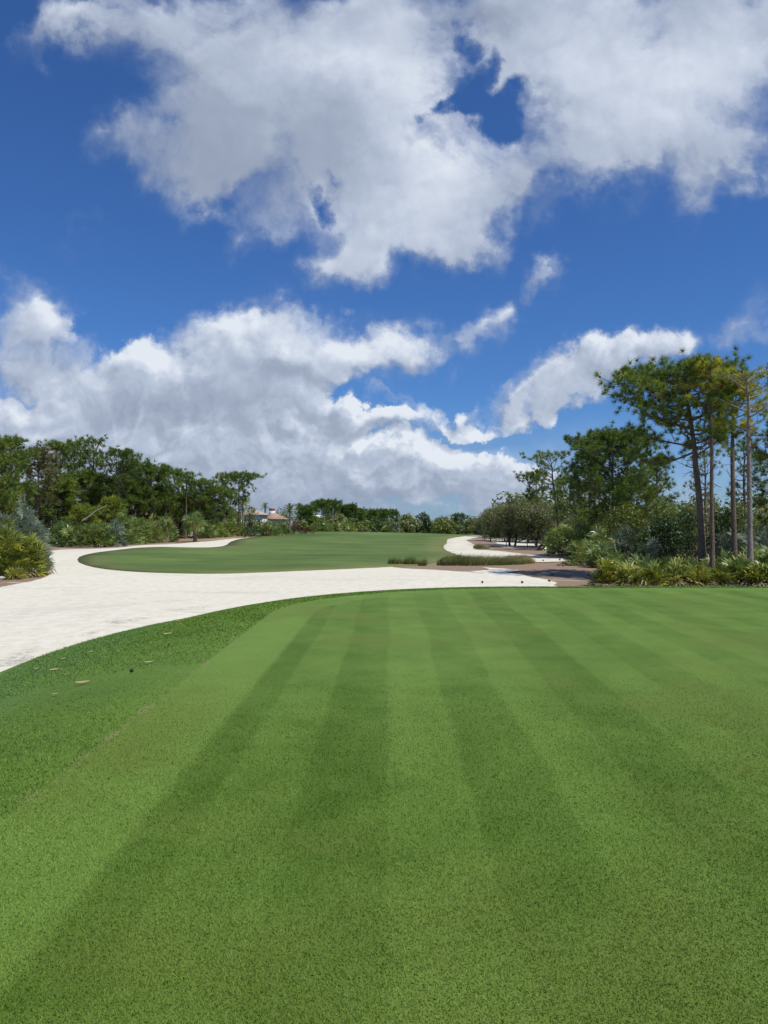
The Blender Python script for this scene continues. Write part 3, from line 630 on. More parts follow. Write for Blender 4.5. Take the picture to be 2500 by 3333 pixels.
def pine(name, p, h, w, label, seed, cb=.4, lean=(0, 0), r0=None, mt=None, tint=.42, ty=0.0, tl=.26, tn=26, tw=.018, nl=26,
         dens=1.0, bare=.1, bark=None, shape='round', cones=0, offs=(0, 0), group=None, cat='tree', droop=.05, rise=.75, stubs=0, trunkpts=None):
    """slash pine: p base, h height, w crown half width, cb where the crown starts"""
    rg = np.random.default_rng(seed); mt = mt or M_PINE; bark = bark or M_BARK
    root = empty(name, tuple(p), label, cat, group)
    r0 = r0 or h * .014 + .03
    if trunkpts is None:
        zz = np.linspace(0, 1, 9); wob = np.cumsum(rg.normal(0, .012 * h / 9 ** .5, (9, 2)), 0); wob[0] = 0
        TP = np.column_stack([lean[0] * zz ** 1.5 + wob[:, 0], lean[1] * zz + wob[:, 1], zz * h * .97 - .15 * (zz == 0)])
    else: TP = np.array(trunkpts, float)
    tr = MB(); n = len(TP); zz = np.linspace(0, 1, n)
    tr.tube(TP, r0 * (1.12 * (1 - zz) ** .75 * .85 + .14) * (1 + .35 * np.exp(-zz * 30)), 8)
    cr = MB(); TC, TD, TT = [], [], []; cone_p = []
    for i in range(nl):
        s = cb + (1 - cb) * ((i + .5) / nl) ** .9; s = min(s + rg.normal(0, .01), .99)
        q = max(0.0, (s - cb) / (1 - cb))
        if shape == 'round': prof = .35 + .75 * math.sin(math.pi * min(1, (q * .82 + .14))) ** .8
        elif shape == 'flat': prof = .30 + .85 * q ** .6 if q < .8 else .62
        elif shape == 'cone': prof = 1.05 - .85 * q
        else: prof = .55 + .55 * math.sin(math.pi * min(1, q * .75 + .18))
        if q > .93: prof *= .55
        az = i * 2.39996 + rg.normal(0, .35); L = w * prof * rg.uniform(.72, 1.12)
        el = (-.12 + rise * q + rg.normal(0, .12))
        b, _ = along(TP, s)
        d = np.array([math.cos(az) * math.cos(el), math.sin(az) * math.cos(el), math.sin(el)])
        pts = limb(b, d, L, rg, 5, .10, .17)
        if (offs[0] or offs[1]): pts[:, :2] += np.array(offs) * (np.linspace(0, 1, 6)[:, None] * L / w)
        pts[:, 2] = smin(pts[:, 2], h * .985)
        rr = r0 * (.22 + .16 * (1 - q)) * (L / w) ** .5
        tr.tube(pts, np.linspace(rr, max(rr * .22, .008), 6), 5)
        ns = max(3, int(5.5 * dens * (L / max(w, .1)) ** .7 + 1.5))
        if rg.random() < bare: ns = 1
        for k in range(ns):
            ss = .28 + .72 * (k + rg.random() * .9) / ns
            c, dd = along(pts, min(ss, .99))
            a2 = rg.normal(0, 1, 3); a2[2] = abs(a2[2]) * .6 + .1
            d2 = norm(dd * .8 + norm(a2) * .85); L2 = L * rg.uniform(.20, .40) * (1.15 - .5 * ss) + tl * .6
            p2 = limb(c, d2, L2, rg, 3, .16, .2); p2[:, 2] = smin(p2[:, 2], h)
            tr.tube(p2, np.linspace(rr * .38, .006 + rr * .08, 4), 4, cap=False)
            kk = 3 if dens > .8 else 2
            for u in range(kk):
                c3, d3 = along(p2, min(.99, .38 + .62 * (u + 1) / kk))
                if rg.random() < bare * .6: continue
                off = rg.normal(0, tl * .35, 3); TC.append(c3 + off); TD.append(norm(d3 + np.array([0, 0, .35]) + off * 1.5)); TT.append(tint + (ty if rg.random() < .5 else 0))
                if dens > 1.15 and rg.random() < .6:
                    off = rg.normal(0, tl * .85, 3); TC.append(c3 + off); TD.append(norm(d3 + off * 2)); TT.append(tint)
            if cones and rg.random() < .25 and q > .6: cone_p.append(c3 + rg.normal(0, .06, 3))
    for k in range(stubs):                                       # bare broken limbs under the crown
        s = cb * rg.uniform(.45, .98); b, _ = along(TP, s); az = rg.uniform(0, 6.3); L = w * rg.uniform(.12, .45)
        pts = limb(b, (math.cos(az), math.sin(az), rg.uniform(-.1, .5)), L, rg, 4, .03, .22)
        tr.tube(pts, np.linspace(r0 * .2, .006, 5), 4)
        for u in range(2):
            c, dd = along(pts, rg.uniform(.4, .9)); tr.tube(limb(c, norm(dd + rg.normal(0, .7, 3)), L * .35, rg, 3, .0, .2), [.012, .009, .006, .004], 3, cap=False)
    tufts(cr, TC, TD, tl, tn, tw, rg, np.array(TT), droop=droop)
    tr.build('trunk', bark, root, smooth=True); cr.build('crown', mt, root)
    if cones:
        for cp in cone_p[:cones]:
            cb_ = MB(); cone_mesh(cb_, cp, .055); cb_.build('pine_cone', M_CONE, root)
    return root

def cone_mesh(mb, c, r):
    rings = [(-1.3, .25), (-.9, .75), (-.35, 1.0), (.3, .88), (.9, .55), (1.4, .12)]
    V = []
    for k, (z, q) in enumerate(rings):
        for j in range(8):
            a = (j + .5 * (k % 2)) * math.pi / 4; rr = r * q * (1.15 if j % 2 else .9); V.append((rr * math.cos(a), rr * math.sin(a), z * r))
    Fq = [(k * 8 + j, k * 8 + (j + 1) % 8, k * 8 + 8 + (j + 1) % 8, k * 8 + 8 + j) for k in range(5) for j in range(8)]
    mb.add(np.array(V) + c, Fq, .3)

def lobes(mb, centers, radii, n, size, rg, tint, tj=.12, flat=.75, shell=.45):
    """leaves spread through lumpy ellipsoids"""
    for c, r, tt in zip(centers, radii, tint):
        k = int(n * r * r)
        if k < 4: k = 4
        d = norm(rg.normal(0, 1, (k, 3))); rad = r * (shell + (1 - shell) * rg.random(k) ** .5) * (1 + .16 * np.sin(d[:, 0] * 5 + c[0]) + .14 * np.sin(d[:, 2] * 7 + c[1]) + .12 * np.sin(d[:, 1] * 6))
        P = np.array(c) + d * rad[:, None] * np.array([1, 1, flat])
        nn = norm(d * .6 + rg.normal(0, .6, (k, 3)) + np.array([0, 0, .35])); a = norm(np.cross(nn, rg.normal(0, 1, (k, 3)))); b = np.cross(nn, a)
        s = size * rg.uniform(.6, 1.35, k)[:, None]
        Q = np.stack([P - a * s, P - b * s * .5 + nn * s * .1, P + a * s, P + b * s * .5 + nn * s * .1], 1)
        mb.quads(Q, np.clip(tt + rg.normal(0, tj, k), 0, 1))

def leafy(name, p, h, w, label, seed, mt=None, cb=.25, nl=16, leaf=.10, dens=95, tint=.45, tv=.16, bark=None, twigs=0, wy=None, cat='tree',
          group=None, lr=(.22, .42), trunks=1, depth=None, shell=.45, top=.0):
    """broadleaved tree or shrub: trunk and limbs carry a crown of leaf lobes"""
    rg = np.random.default_rng(seed); mt = mt or M_LEAF; bark = bark or M_BARKD
    root = empty(name, tuple(p), label, cat, group); dy = depth or w
    cz = h * (cb + 1) / 2; hz = h * (1 - cb) / 2
    cen, rad, tt = [], [], []
    for i in range(nl):
        d = norm(rg.normal(0, 1, 3)); q = rg.random() ** .4 * .82
        r = rg.uniform(*lr) * min(w, hz * 1.6)
        c = np.array([d[0] * q * max(w - r * .6, .1), d[1] * q * max(dy - r * .6, .1), cz + d[2] * q * max(hz - r * .5, .05)])
        if cb <= .1:
            f = (i + .5) / nl; zc = r * .45 + f * max(h - r * 1.25, .1); rw = max(w - r * .55, .1) * (1 - (f ** 2.2)) ** .5; a_ = i * 2.4 + rg.normal(0, .4)
            c = np.array([math.cos(a_) * rw * rg.uniform(.45, 1), math.sin(a_) * rw * rg.uniform(.45, 1), zc])
        cen.append(c); rad.append(r); tt.append(tint + rg.normal(0, tv) * .6)
    cr = MB(); lobes(cr, cen, rad, dens, leaf, rg, tt, shell=shell)
    tr = MB(); r0 = .03 + .022 * h
    for k in range(trunks):
        a = rg.uniform(0, 6.3); bx = np.array([math.cos(a), math.sin(a), 0]) * (.12 * w if trunks > 1 else 0)
        T = limb(bx - [0, 0, .1], norm(np.array([bx[0] * .8 + rg.normal(0, .08), bx[1] * .8, 1.])), h * max(cb, .15) + .1, rg, 4, .1, .1)
        tr.tube(T, np.linspace(r0, r0 * .7, 5), 7)
        for c in cen[k::trunks]:
            m = (T[-1] + c) / 2 + rg.normal(0, .08 * w, 3)
            tr.tube(np.array([T[-1], m, c]), [r0 * .5, r0 * .3, r0 * .12], 5, cap=False)
    tr.build('trunk', bark, root, smooth=True); cr.build('crown', mt, root)
    if twigs:
        tw = MB()
        for c, r in zip(cen, rad):
            k = int(twigs)
            d = norm(rg.normal(0, 1, (k, 3)) + np.array([0, 0, .2])); 
            tufts(tw, np.array(c) + d * (r * rg.uniform(.35, 1.0, (k, 1))), d, r * .55, 9, max(.022, leaf * .32), rg, np.full(k, .5), tj=.2, bias=.9)
        tw.build('twigs', M_TWIG, root)
    return root

def fans(mb, O, Mv, R, nb, wid, rg, tint, tj=.10, fold=.25, span=2.1, droop=.15):
    """fan leaves: O hub points, Mv midrib directions, R radii"""
    k = len(O); Mv = norm(Mv); R = np.broadcast_to(np.asarray(R, float), (k,)) * rg.uniform(.8, 1.15, k)
    up = norm(np.array([0, 0, 1.0]) + rg.normal(0, .55, (k, 3))); s = norm(np.cross(up, Mv)); nn = np.cross(Mv, s)
    a = np.linspace(-span / 1.0, span / 1.0, nb)[None] * rg.uniform(.75, 1.0, (k, 1)) + rg.normal(0, .05, (k, nb))
    dirs = np.cos(a)[..., None] * Mv[:, None] + np.sin(a)[..., None] * s[:, None] + (fold * np.abs(np.sin(a)))[..., None] * nn[:, None]
    dirs = norm(dirs); ln = R[:, None] * (1 - .22 * (np.abs(a) / span) ** 2) * rg.uniform(.85, 1.1, (k, nb))
    hub = O[:, None] + dirs * (ln * .10)[..., None]; mid = O[:, None] + dirs * (ln * .55)[..., None]
    tip = O[:, None] + dirs * ln[..., None]; tip[..., 2] -= droop * ln * rg.uniform(.3, 1.6, (k, nb))
    sd = np.cross(dirs, nn[:, None]); sd = norm(sd + rg.normal(0, .25, sd.shape)) * (wid * R[:, None] * rg.uniform(.8, 1.2, (k, nb)))[..., None] * .5
    Q = np.stack([hub, mid - sd, tip, mid + sd], 2).reshape(-1, 4, 3)
    tt = np.repeat(np.broadcast_to(np.asarray(tint, float), (k,)) + rg.normal(0, tj, k), nb) + rg.normal(0, .06, k * nb)
    mb.quads(Q, np.clip(tt, 0, 1))

def palmetto(p, w, h, label, seed, mt=None, n=120, R=.42, nb=13, tint=.45, dy=None, wid=.075, dead=.10, group=None, tdead=.5, name='saw_palmetto', low=-.12, yel=0.0):
    rg = np.random.default_rng(seed); mt = mt or M_PALM
    w *= 1.12; h *= 1.22
    root = empty(name, tuple(p), label, 'palmetto', group); dy = dy or w
    d = rg.normal(0, 1, (n, 3)); d[:, 2] = np.abs(d[:, 2]) * 1.1 + low; d = norm(d)
    q = rg.uniform(.55, 1.0, n) ** .6
    lump = 1 + .13 * np.sin(np.arctan2(d[:, 1], d[:, 0]) * 3 + seed) + .10 * np.sin(d[:, 0] * 7 + seed * 2)
    Rw = R * .75
    O = d * (q * lump)[:, None] * np.array([max(w - Rw, .15), max(dy - Rw, .15), max(h - Rw, .2)])
    O[:, 2] = np.maximum(O[:, 2] + .08, .10)
    Mv = norm(d * np.array([1, 1, .55]) + np.array([0, 0, .38]) + rg.normal(0, .34, (n, 3)))
    mb = MB(); fans(mb, O, Mv, R, nb, wid, rg, tint + .10 * (O[:, 2] / max(h, .3) - .5) * 0 + np.where(rg.random(n) < yel, .3, 0))
    mb.build('fronds', mt, root)
    st = MB(); base = O * np.array([.35, .35, 0]) + np.array([0, 0, -.02]); 
    for b, o in zip(base[::2], O[::2]): st.tube(np.array([b, (b + o) / 2 + [0, 0, .1 * h], o]), [.014, .012, .010], 3, cap=False)
    st.build('stalk', M_PALM if mt is not M_PALMY else M_PALMY, root)
    nd = int(n * dead)
    if nd:
        a = rg.uniform(0, 6.28, nd); O2 = np.stack([np.cos(a) * w * rg.uniform(.6, .98, nd), np.sin(a) * dy * rg.uniform(.6, .98, nd), rg.uniform(.08, .3, nd) * max(1, h * .4)], 1)
        M2 = norm(np.stack([np.cos(a), np.sin(a), rg.uniform(-.9, .1, nd)], 1)); db = MB()
        fans(db, O2, M2, R * .8, max(7, nb - 4), wid, rg, tdead, fold=-.2, droop=.5); db.build('dead_fronds', M_DEAD, root)
    return root

def fanpalm(p, h, label, seed, R=.9, n=26, tint=.45, r0=.17, mt=None, spread=.75, skirt=8, boots=True, name='fan_palm', nb=15):
    rg = np.random.default_rng(seed); mt = mt or M_PALM; root = empty(name, tuple(p), label, 'palm')
    tr = MB(); z = np.linspace(-.1, h, 12); rr = r0 * (1 + (.22 * (np.arange(12) % 2) if boots else 0)); tr.tube(np.column_stack([.04 * np.sin(z), .03 * np.cos(z * 2), z]), rr * np.ones(12), 9)
    tr.build('trunk', M_BARKL if not boots else M_BARK, root)
    d = rg.normal(0, 1, (n, 3)); d[:, 2] = d[:, 2] * .6 + .28; d = norm(d); top = np.array([0, 0, h])
    O = top + d * rg.uniform(.5, 1.0, (n, 1)) * spread
    mb = MB(); fans(mb, O, norm(d + rg.normal(0, .15, (n, 3))), R, nb, .07, rg, tint, fold=.12, droop=.4); mb.build('fronds', mt, root)
    st = MB()
    for o in O: st.tube(np.array([top, (top + o) / 2 + [0, 0, .08], o]), [.03, .022, .018], 4, cap=False)
    st.build('stalk', mt, root)
    if skirt:
        a = rg.uniform(0, 6.28, skirt); O2 = top + np.stack([np.cos(a) * .35 * spread, np.sin(a) * .35 * spread, -rg.uniform(.0, .35, skirt)], 1)
        db = MB(); fans(db, O2, norm(np.stack([np.cos(a), np.sin(a), -np.ones(skirt) * .8], 1)), R * .95, 11, .07, rg, .75, droop=.5); db.build('dead_fronds', M_PALMY, root)
    return root

def feather_palm(p, h, label, seed, R=2.6, n=38, tint=.4, r0=.22, mt=None):
    rg = np.random.default_rng(seed); mt = mt or M_PALM; root = empty('feather_palm', tuple(p), label, 'palm')
    tr = MB(); z = np.linspace(-.1, h, 10); tr.tube(np.column_stack([z * .02, z * 0, z]), np.linspace(r0 * 1.2, r0, 10), 9); tr.build('trunk', M_BARKL, root)
    mb = MB()
    for i in range(n):
        az = i * 2.4; el = 1.25 - 1.75 * (i / n) + rg.normal(0, .08); d = np.array([math.cos(az) * math.cos(el), math.sin(az) * math.cos(el), math.sin(el)])
        s = np.linspace(0, 1, 22)[:, None]; L = R * rg.uniform(.85, 1.1)
        pts = np.array([0, 0, h]) + d * s * L + np.array([0, 0, -1]) * (s ** 2.2) * L * .42
        mb.tube(pts[::3], np.linspace(.04, .008, len(pts[::3])), 3, tint, cap=False)
        t = norm(np.gradient(pts, axis=0)); sd = norm(np.cross(t, [0, 0, 1.0]))
        for sg in (-1, 1):
            dr = norm(sd * sg * .8 + t * .6 + np.array([0, 0, -.12])); ll = L * .20 * np.sin(np.clip(s * 2.9 + .25, 0, 3.1)); tip = pts + dr * ll; w = t * .035
            mb.tris(np.stack([pts - w, pts + w, tip], 1), np.clip(tint + rg.normal(0, .1, 22), 0, 1))
    mb.build('fronds', mt, root); return root

def reeds(p, L, W, h, label, seed, n=1500, tint=.4, rz=0.0, wind=.35, bw=.012, tail=0.0):
    """tussock grass standing in a bed of length 2L and width 2W"""
    rg = np.random.default_rng(seed); root = empty('grass_tussock', tuple(p), label, 'tall grass')
    r = rg.random(n) ** .5; a = rg.uniform(0, 6.28, n); x = np.cos(a) * r * L; y = np.sin(a) * r * W
    H = h * rg.uniform(.6, 1.1, n) * (1 - .35 * r ** 3) * (1 + .14 * np.sin(x * 1.7 + seed)) * (1 - tail * np.clip(x / L, 0, 1))
    b = np.stack([x * math.cos(rz) - y * math.sin(rz), x * math.sin(rz) + y * math.cos(rz), np.full(n, -.03)], 1)
    dr = np.stack([rg.normal(wind, .35, n), rg.normal(0, .3, n), np.ones(n) * 1.2], 1); dr = norm(dr)
    m1 = b + dr * (H * .55)[:, None]; d2 = norm(dr + np.stack([rg.normal(wind * 1.2, .3, n), rg.normal(0, .25, n), -np.ones(n) * .1], 1)); tip = m1 + d2 * (H * .5)[:, None]
    sd = norm(np.stack([rg.normal(0, 1, n), rg.normal(0, 1, n), np.zeros(n)], 1)) * bw
    mb = MB(); tt = np.clip(tint + rg.normal(0, .14, n) + .12 * np.sin(x * .9 + 1) + tail * .4 * np.clip(x / L, 0, 1), 0, 1)
    mb.quads(np.stack([b - sd, b + sd, m1 + sd * .8, m1 - sd * .8], 1), tt * .85); mb.tris(np.stack([m1 - sd * .8, m1 + sd * .8, tip], 1), np.clip(tt + .1, 0, 1))
    mb.build('blades', M_REED, root); return root

m_, t_ = mat('cone_scales'); finish(t_, (.055, .038, .028), .9); M_CONE = m_

# ------------------------------------------------------------------ right side: tall pines close to the tee
def trunk_px(pts, d, dys=None):
    """trunk axis measured in the photograph, at distance d, relative to its base"""
    base = at(pts[0][0], d); out = []
    for i, (px, py) in enumerate(pts):
        x = (px - 1250) / F * d; out.append((x - base[0], (dys[i] if dys else 0), ztop(py, d) - base[2]))
    out[0] = (0, 0, -.15)
    return base, out
d1 = 40
b, tp = trunk_px([(2286, 1885), (2282, 1700), (2275, 1600), (2266, 1520), (2262, 1455), (2252, 1380), (2240, 1300), (2232, 1240), (2230, 1200)], d1)
pine('slash_pine', b, ztop(1190, d1) - b[2], 3.1, 'tall pine with a wide green crown spreading left, leftmost of the four tall trunks', 101, cb=.44, r0=.185, trunkpts=tp, nl=44, tn=60, tl=.36, tw=.019,
     tint=.42, ty=.12, shape='round', offs=(-.65, 0), dens=1.25, bare=.06, stubs=8, cones=3, rise=.25)
d2 = 38
b, tp = trunk_px([(2317, 1890), (2318, 1750), (2317, 1600), (2319, 1480), (2318, 1400), (2316, 1330), (2318, 1260), (2317, 1210), (2316, 1172)], d2)
pine('slash_pine', b, ztop(1166, d2) - b[2], 1.25, 'slender pine with dark cones at its yellow tip, second of four tall trunks', 102, cb=.60, r0=.11, trunkpts=tp, nl=22, tn=52, tl=.33, tw=.016,
     tint=.64, ty=.2, shape='round', dens=.75, bare=.32, cones=16, stubs=9, droop=.25)
d3 = 39
b, tp = trunk_px([(2391, 1890), (2389, 1750), (2387, 1600), (2386, 1500), (2386, 1455), (2388, 1400), (2390, 1340), (2388, 1290), (2380, 1245)], d3)
pine('slash_pine', b, ztop(1232, d3) - b[2], 1.35, 'pine with a bright yellow top of thinning needles, third of the four tall trunks', 103, cb=.58, r0=.135, trunkpts=tp, nl=24, tn=56, tl=.35, tw=.018,
     tint=.66, ty=.2, shape='round', dens=.85, bare=.2, cones=6, stubs=9, droop=.2)
d4 = 36
b, tp = trunk_px([(2441, 1900), (2441, 1750), (2440, 1600), (2440, 1480), (2439, 1400), (2441, 1330), (2438, 1270), (2432, 1230), (2428, 1205)], d4)
pine('slash_pine', b, ztop(1200, d4) - b[2], 1.7, 'pale barked pine with a sparse top of curling limbs, rightmost of the four tall trunks', 104, cb=.50, r0=.125, trunkpts=tp, nl=24, tn=44, tl=.32, tw=.015,
     tint=.56, ty=.2, shape='round', dens=.75, bare=.5, cones=7, stubs=8, bark=M_BARKL)
pine('slash_pine', at(2590, 41), 10.9, 2.3, 'green pine crown with yellow tips cut by the right edge of the picture', 105, cb=.42, nl=34, tn=56, tl=.36, tw=.018, tint=.50, ty=.25, shape='round', stubs=5)
pine('slash_pine', at(1990, 62), ztop(1412, 62) - float(ter(18, 62)), 3.7, 'full dark green pine with a low broad crown beside the tall pines', 106, cb=.14, r0=.15, nl=74, tn=38, tl=.42, tw=.030,
     tint=.34, ty=.08, shape='full', rise=.45, dens=1.3, bare=.04, stubs=4, droop=.1)
pine('slash_pine', at(1925, 78), ztop(1412, 78), 2.6, 'dark pine with a flat rounded top rising behind the full dark green pine', 107, cb=.5, nl=30, tn=28, tl=.46, tw=.045, tint=.28, shape='flat', dens=1.1)
pine('slash_pine', at(1815, 86), ztop(1478, 86), 2.7, 'pale grey-green pine with an open umbrella crown behind the lone dark pine', 108, cb=.55, nl=24, tn=26, tl=.46, tw=.045, tint=.42, ty=.1, shape='flat', dens=.8, bare=.15, lean=(-1.0, 0), offs=(-.8, 0))
pine('slash_pine', at(1745, 96), ztop(1545, 96), 2.4, 'small dark pine reaching left above the grey oaks', 109, cb=.5, nl=20, tn=24, tl=.5, tw=.055, tint=.26, shape='flat', dens=.9, offs=(-.6, 0))
pine('slash_pine', at(1855, 84), ztop(1560, 84), 2.6, 'olive pine of middle height between the umbrella pine and the lone dark pine', 110, cb=.35, nl=26, tn=24, tl=.48, tw=.05, tint=.42, dens=1.0)
pine('slash_pine', at(2140, 66), ztop(1492, 66), 2.5, 'dark spreading pine seen behind and left of the four tall trunks', 111, cb=.42, nl=28, tn=32, tl=.42, tw=.038, tint=.30, shape='flat', dens=1.0, bare=.1, stubs=5)
pine('slash_pine', at(2305, 74), ztop(1470, 74), 2.2, 'thin grey-green pine with sky showing through, seen between the tall trunks', 112, cb=.45, nl=22, tn=30, tl=.40, tw=.034, tint=.40, ty=.08, dens=.7, bare=.35, stubs=8)
pine('slash_pine', at(2420, 66), ztop(1440, 66), 1.9, 'small green pine seen between the third and fourth tall trunks', 113, cb=.42, nl=22, tn=32, tl=.42, tw=.036, tint=.38, dens=.8, bare=.25, stubs=4)
pine('slash_pine', at(2540, 50), ztop(1400, 50), 1.7, 'dark green pine with low boughs at the right edge behind the tall pines', 114, cb=.25, nl=26, tn=36, tl=.40, tw=.030, tint=.32, dens=.95, bare=.15)
pine('slash_pine', at(2055, 72), ztop(1560, 72), 2.2, 'olive pine half hidden right of the full dark green pine', 115, cb=.3, nl=24, tn=26, tl=.45, tw=.045, tint=.44, dens=1.0)

# broadleaved trees and shrubs under the right-hand pines
leafy('wax_myrtle', at(2030, 58), ztop(1632, 58), 2.4, 'olive yellow bushy shrub right of the lone dark pine trunk', 120, M_LEAFY, cb=.1, nl=22, leaf=.085, dens=330, tint=.42, cat='shrub')
leafy('wax_myrtle', at(2140, 56), ztop(1612, 56), 2.3, 'brownish olive shrub rising over the dark glossy shrub', 121, M_LEAFY, cb=.1, nl=20, leaf=.085, dens=300, tint=.30, cat='shrub')
leafy('wax_myrtle', at(1900, 68), ztop(1645, 68), 2.3, 'olive bush left of the lone dark pine trunk, above the palmettos', 122, M_LEAFY, cb=.1, nl=20, leaf=.10, dens=240, tint=.36, cat='shrub')
leafy('glossy_shrub', at(2165, 47), ztop(1672, 47), 1.75, 'large dark glossy-leaved shrub left of the first tall trunk', 123, M_LEAF, cb=.05, nl=24, leaf=.085, dens=620, tint=.42, cat='shrub', shell=.6)
leafy('glossy_shrub', at(2095, 46), ztop(1735, 46), 1.0, 'low round glossy bush at the foot of the large dark shrub', 124, M_LEAF, cb=.05, nl=14, leaf=.08, dens=640, tint=.48, cat='shrub', shell=.6)
leafy('glossy_shrub', at(2245, 50), ztop(1650, 50), 1.4, 'dark leafy shrub directly behind the first tall trunk', 125, M_LEAF, cb=.05, nl=18, leaf=.09, dens=560, tint=.38, cat='shrub', shell=.6)
leafy('glossy_shrub', at(2355, 50), ztop(1640, 50), 1.5, 'dark leafy shrub between the second and third tall trunks', 126, M_LEAF, cb=.05, nl=20, leaf=.09, dens=560, tint=.40, cat='shrub', shell=.6)
leafy('wax_myrtle', at(2410, 56), ztop(1628, 56), 1.6, 'olive shrub behind the third and fourth tall trunks', 127, M_LEAFY, cb=.1, nl=18, leaf=.085, dens=300, tint=.34, cat='shrub')
leafy('wax_myrtle', at(2490, 54), ztop(1668, 54), 1.6, 'brownish green round bush at the right edge under the pines', 128, M_OAK, cb=.05, nl=18, leaf=.08, dens=320, tint=.45, cat='shrub')
leafy('wax_myrtle', at(2480, 66), ztop(1610, 66), 1.5, 'yellow-green bush top at the right edge behind the brownish bush', 129, M_LEAFY, cb=.1, nl=16, leaf=.1, dens=240, tint=.60, cat='shrub')
leafy('wax_myrtle', at(2250, 66), ztop(1625, 66), 2.2, 'rusty olive thicket seen over the dark shrubs between the tall trunks', 130, M_LEAFY, cb=.05, nl=20, leaf=.10, dens=240, tint=.26, cat='shrub')
leafy('wax_myrtle', at(1965, 66), ztop(1690, 66), 1.6, 'shaded olive shrub directly behind the trunk of the lone dark pine', 131, M_LEAFY, cb=.05, nl=16, leaf=.10, dens=240, tint=.30, cat='shrub')

# grey oaks in the middle right
for i, (px, d, py, w, cb, tint, lab) in enumerate([
    (1672, 92, 1622, 2.5, .22, .42, 'grey lichened oak with twin leaning trunks, on brown mulch by the sand clearing'),
    (1745, 90, 1640, 2.3, .2, .38, 'grey bushy oak with a stout single trunk beside the big palmetto'),
    (1640, 112, 1632, 2.6, .2, .45, 'rounded grey-green oak behind the twin-trunked oak'),
    (1600, 138, 1650, 2.6, .15, .40, 'grey oak at the far left end of the grey oak group'),
    (1720, 108, 1605, 3.0, .2, .30, 'tall grey-brown oak crown under the small dark pine'),
    (1778, 92, 1690, 1.6, .25, .5, 'small pale twiggy oak tucked against the palmetto'),
    (1785, 104, 1640, 2.4, .15, .30, 'dull olive oak between the grey oaks and the pines')]):
    leafy('scrub_oak', at(px, d), ztop(py, d) - float(ter((px - 1250) / F * d, d)), w * 1.5, lab, 140 + i, M_OAK, cb=cb * .65 + .02 if i in (0, 1, 5) else .04, nl=30, leaf=.12, dens=150 if i != 5 else 90, tint=tint, bark=M_BARKD, twigs=17, trunks=2 if i in (0, 2) else 1, shell=.35)
leafy('sapling', at(1648, 88), 1.4, .5, 'tiny sapling with a thin forked stem on the mulch left of the twin-trunked oak', 150, M_OAK, cb=.5, nl=5, leaf=.06, dens=100, bark=M_BARKD)
leafy('sapling', at(1715, 86), 1.1, .45, 'tiny leafy sapling on the mulch between the two nearest oak trunks', 151, M_OAK, cb=.4, nl=5, leaf=.06, dens=120, bark=M_BARKD)

# palmettos on the right
k = 0
PR = [ # px, d, w, h, mat, tint, n, label
 (1975, 34.5, .70, 1.15, 'y', .45, 60, 'yellow palmetto at the left tip of the front row on the right'),
 (2045, 34.3, .85, 1.0, 'y', .40, 75, 'yellow-green palmetto second from the left tip of the front row'),
 (2120, 34.2, .85, .95, 'y', .36, 75, 'golden palmetto over dry leaf litter in front of the dark glossy shrub'),
 (2200, 34.2, .80, 1.0, 'g', .60, 75, 'green palmetto with stiff upright fans in front row left of the first tall trunk'),
 (2262, 34.0, .85, .95, 'y', .42, 80, 'lemon yellow palmetto at the foot of the first tall trunk'),
 (2335, 34.0, .80, .9, 'y', .34, 70, 'low yellow palmetto between the first and third tall trunks'),
 (2400, 34.0, .80, 1.15, 'g', .55, 75, 'green palmetto star in front of the third tall trunk'),
 (2470, 33.5, .85, .95, 'y', .36, 80, 'yellow-green palmetto right of the fourth tall trunk'),
 (2540, 33.2, .95, 1.1, 'g', .62, 80, 'bluish green palmetto cut by the right edge in the front row'),
 (2010, 37.5, .95, 1.25, 'g', .52, 85, 'dark green palmetto behind the left tip of the front row'),
 (2085, 37.5, .95, 1.2, 'g', .55, 85, 'green palmetto in the second row before the low glossy bush'),
 (2165, 37.5, 1.0, 1.15, 'y', .22, 85, 'olive palmetto in the second row before the large dark shrub'),
 (2240, 38.0, .95, 1.2, 'g', .50, 80, 'shaded palmetto in the second row left of the first trunk'),
 (2350, 38.5, 1.0, 1.25, 'g', .48, 80, 'dark palmetto in the second row between the second and third trunks'),
 (2445, 39.5, 1.05, 1.45, 'g', .55, 85, 'green palmetto in the second row behind the fourth trunk'),
 (2520, 37.5, 1.0, 1.5, 'g', .50, 85, 'upright green palmetto at the right edge in the second row'),
 (2480, 44.5, 1.3, 2.5, 's', .45, 110, 'tall silver palmetto at the right edge behind the green ones'),
 (2370, 45.0, 1.1, 2.0, 's', .35, 90, 'silvery palmetto glimpsed between the third and fourth trunks'),
 (2045, 49.0, 1.35, 2.3, 's', .32, 150, 'large silver-green palmetto right of the lone pine trunk'),
 (2120, 45.0, 1.0, 1.6, 's', .30, 85, 'dull silver palmetto low before the dark glossy shrubs'),
 (1900, 50.5, 1.25, 1.55, 'g', .62, 110, 'light green palmetto throwing a dark shadow on the pine straw'),
 (1955, 55.0, 1.2, 2.3, 'g', .50, 100, 'palmetto with upright olive fans left of the lone pine trunk'),
 (1955, 48.0, .9, 1.3, 'g', .42, 80, 'small dark palmetto between the light green one and the lone pine'),
 (1835, 70.0, 1.9, 2.7, 'g', .60, 190, 'big rounded palmetto with long pale green fans beside the grey oaks'),
 (1905, 66.0, 1.7, 2.5, 'g', .40, 150, 'dark palmetto mound right of the big rounded palmetto'),
 (1790, 80.0, 1.3, 1.8, 'g', .45, 100, 'palmetto in half shade between the grey oaks and the big rounded palmetto')]
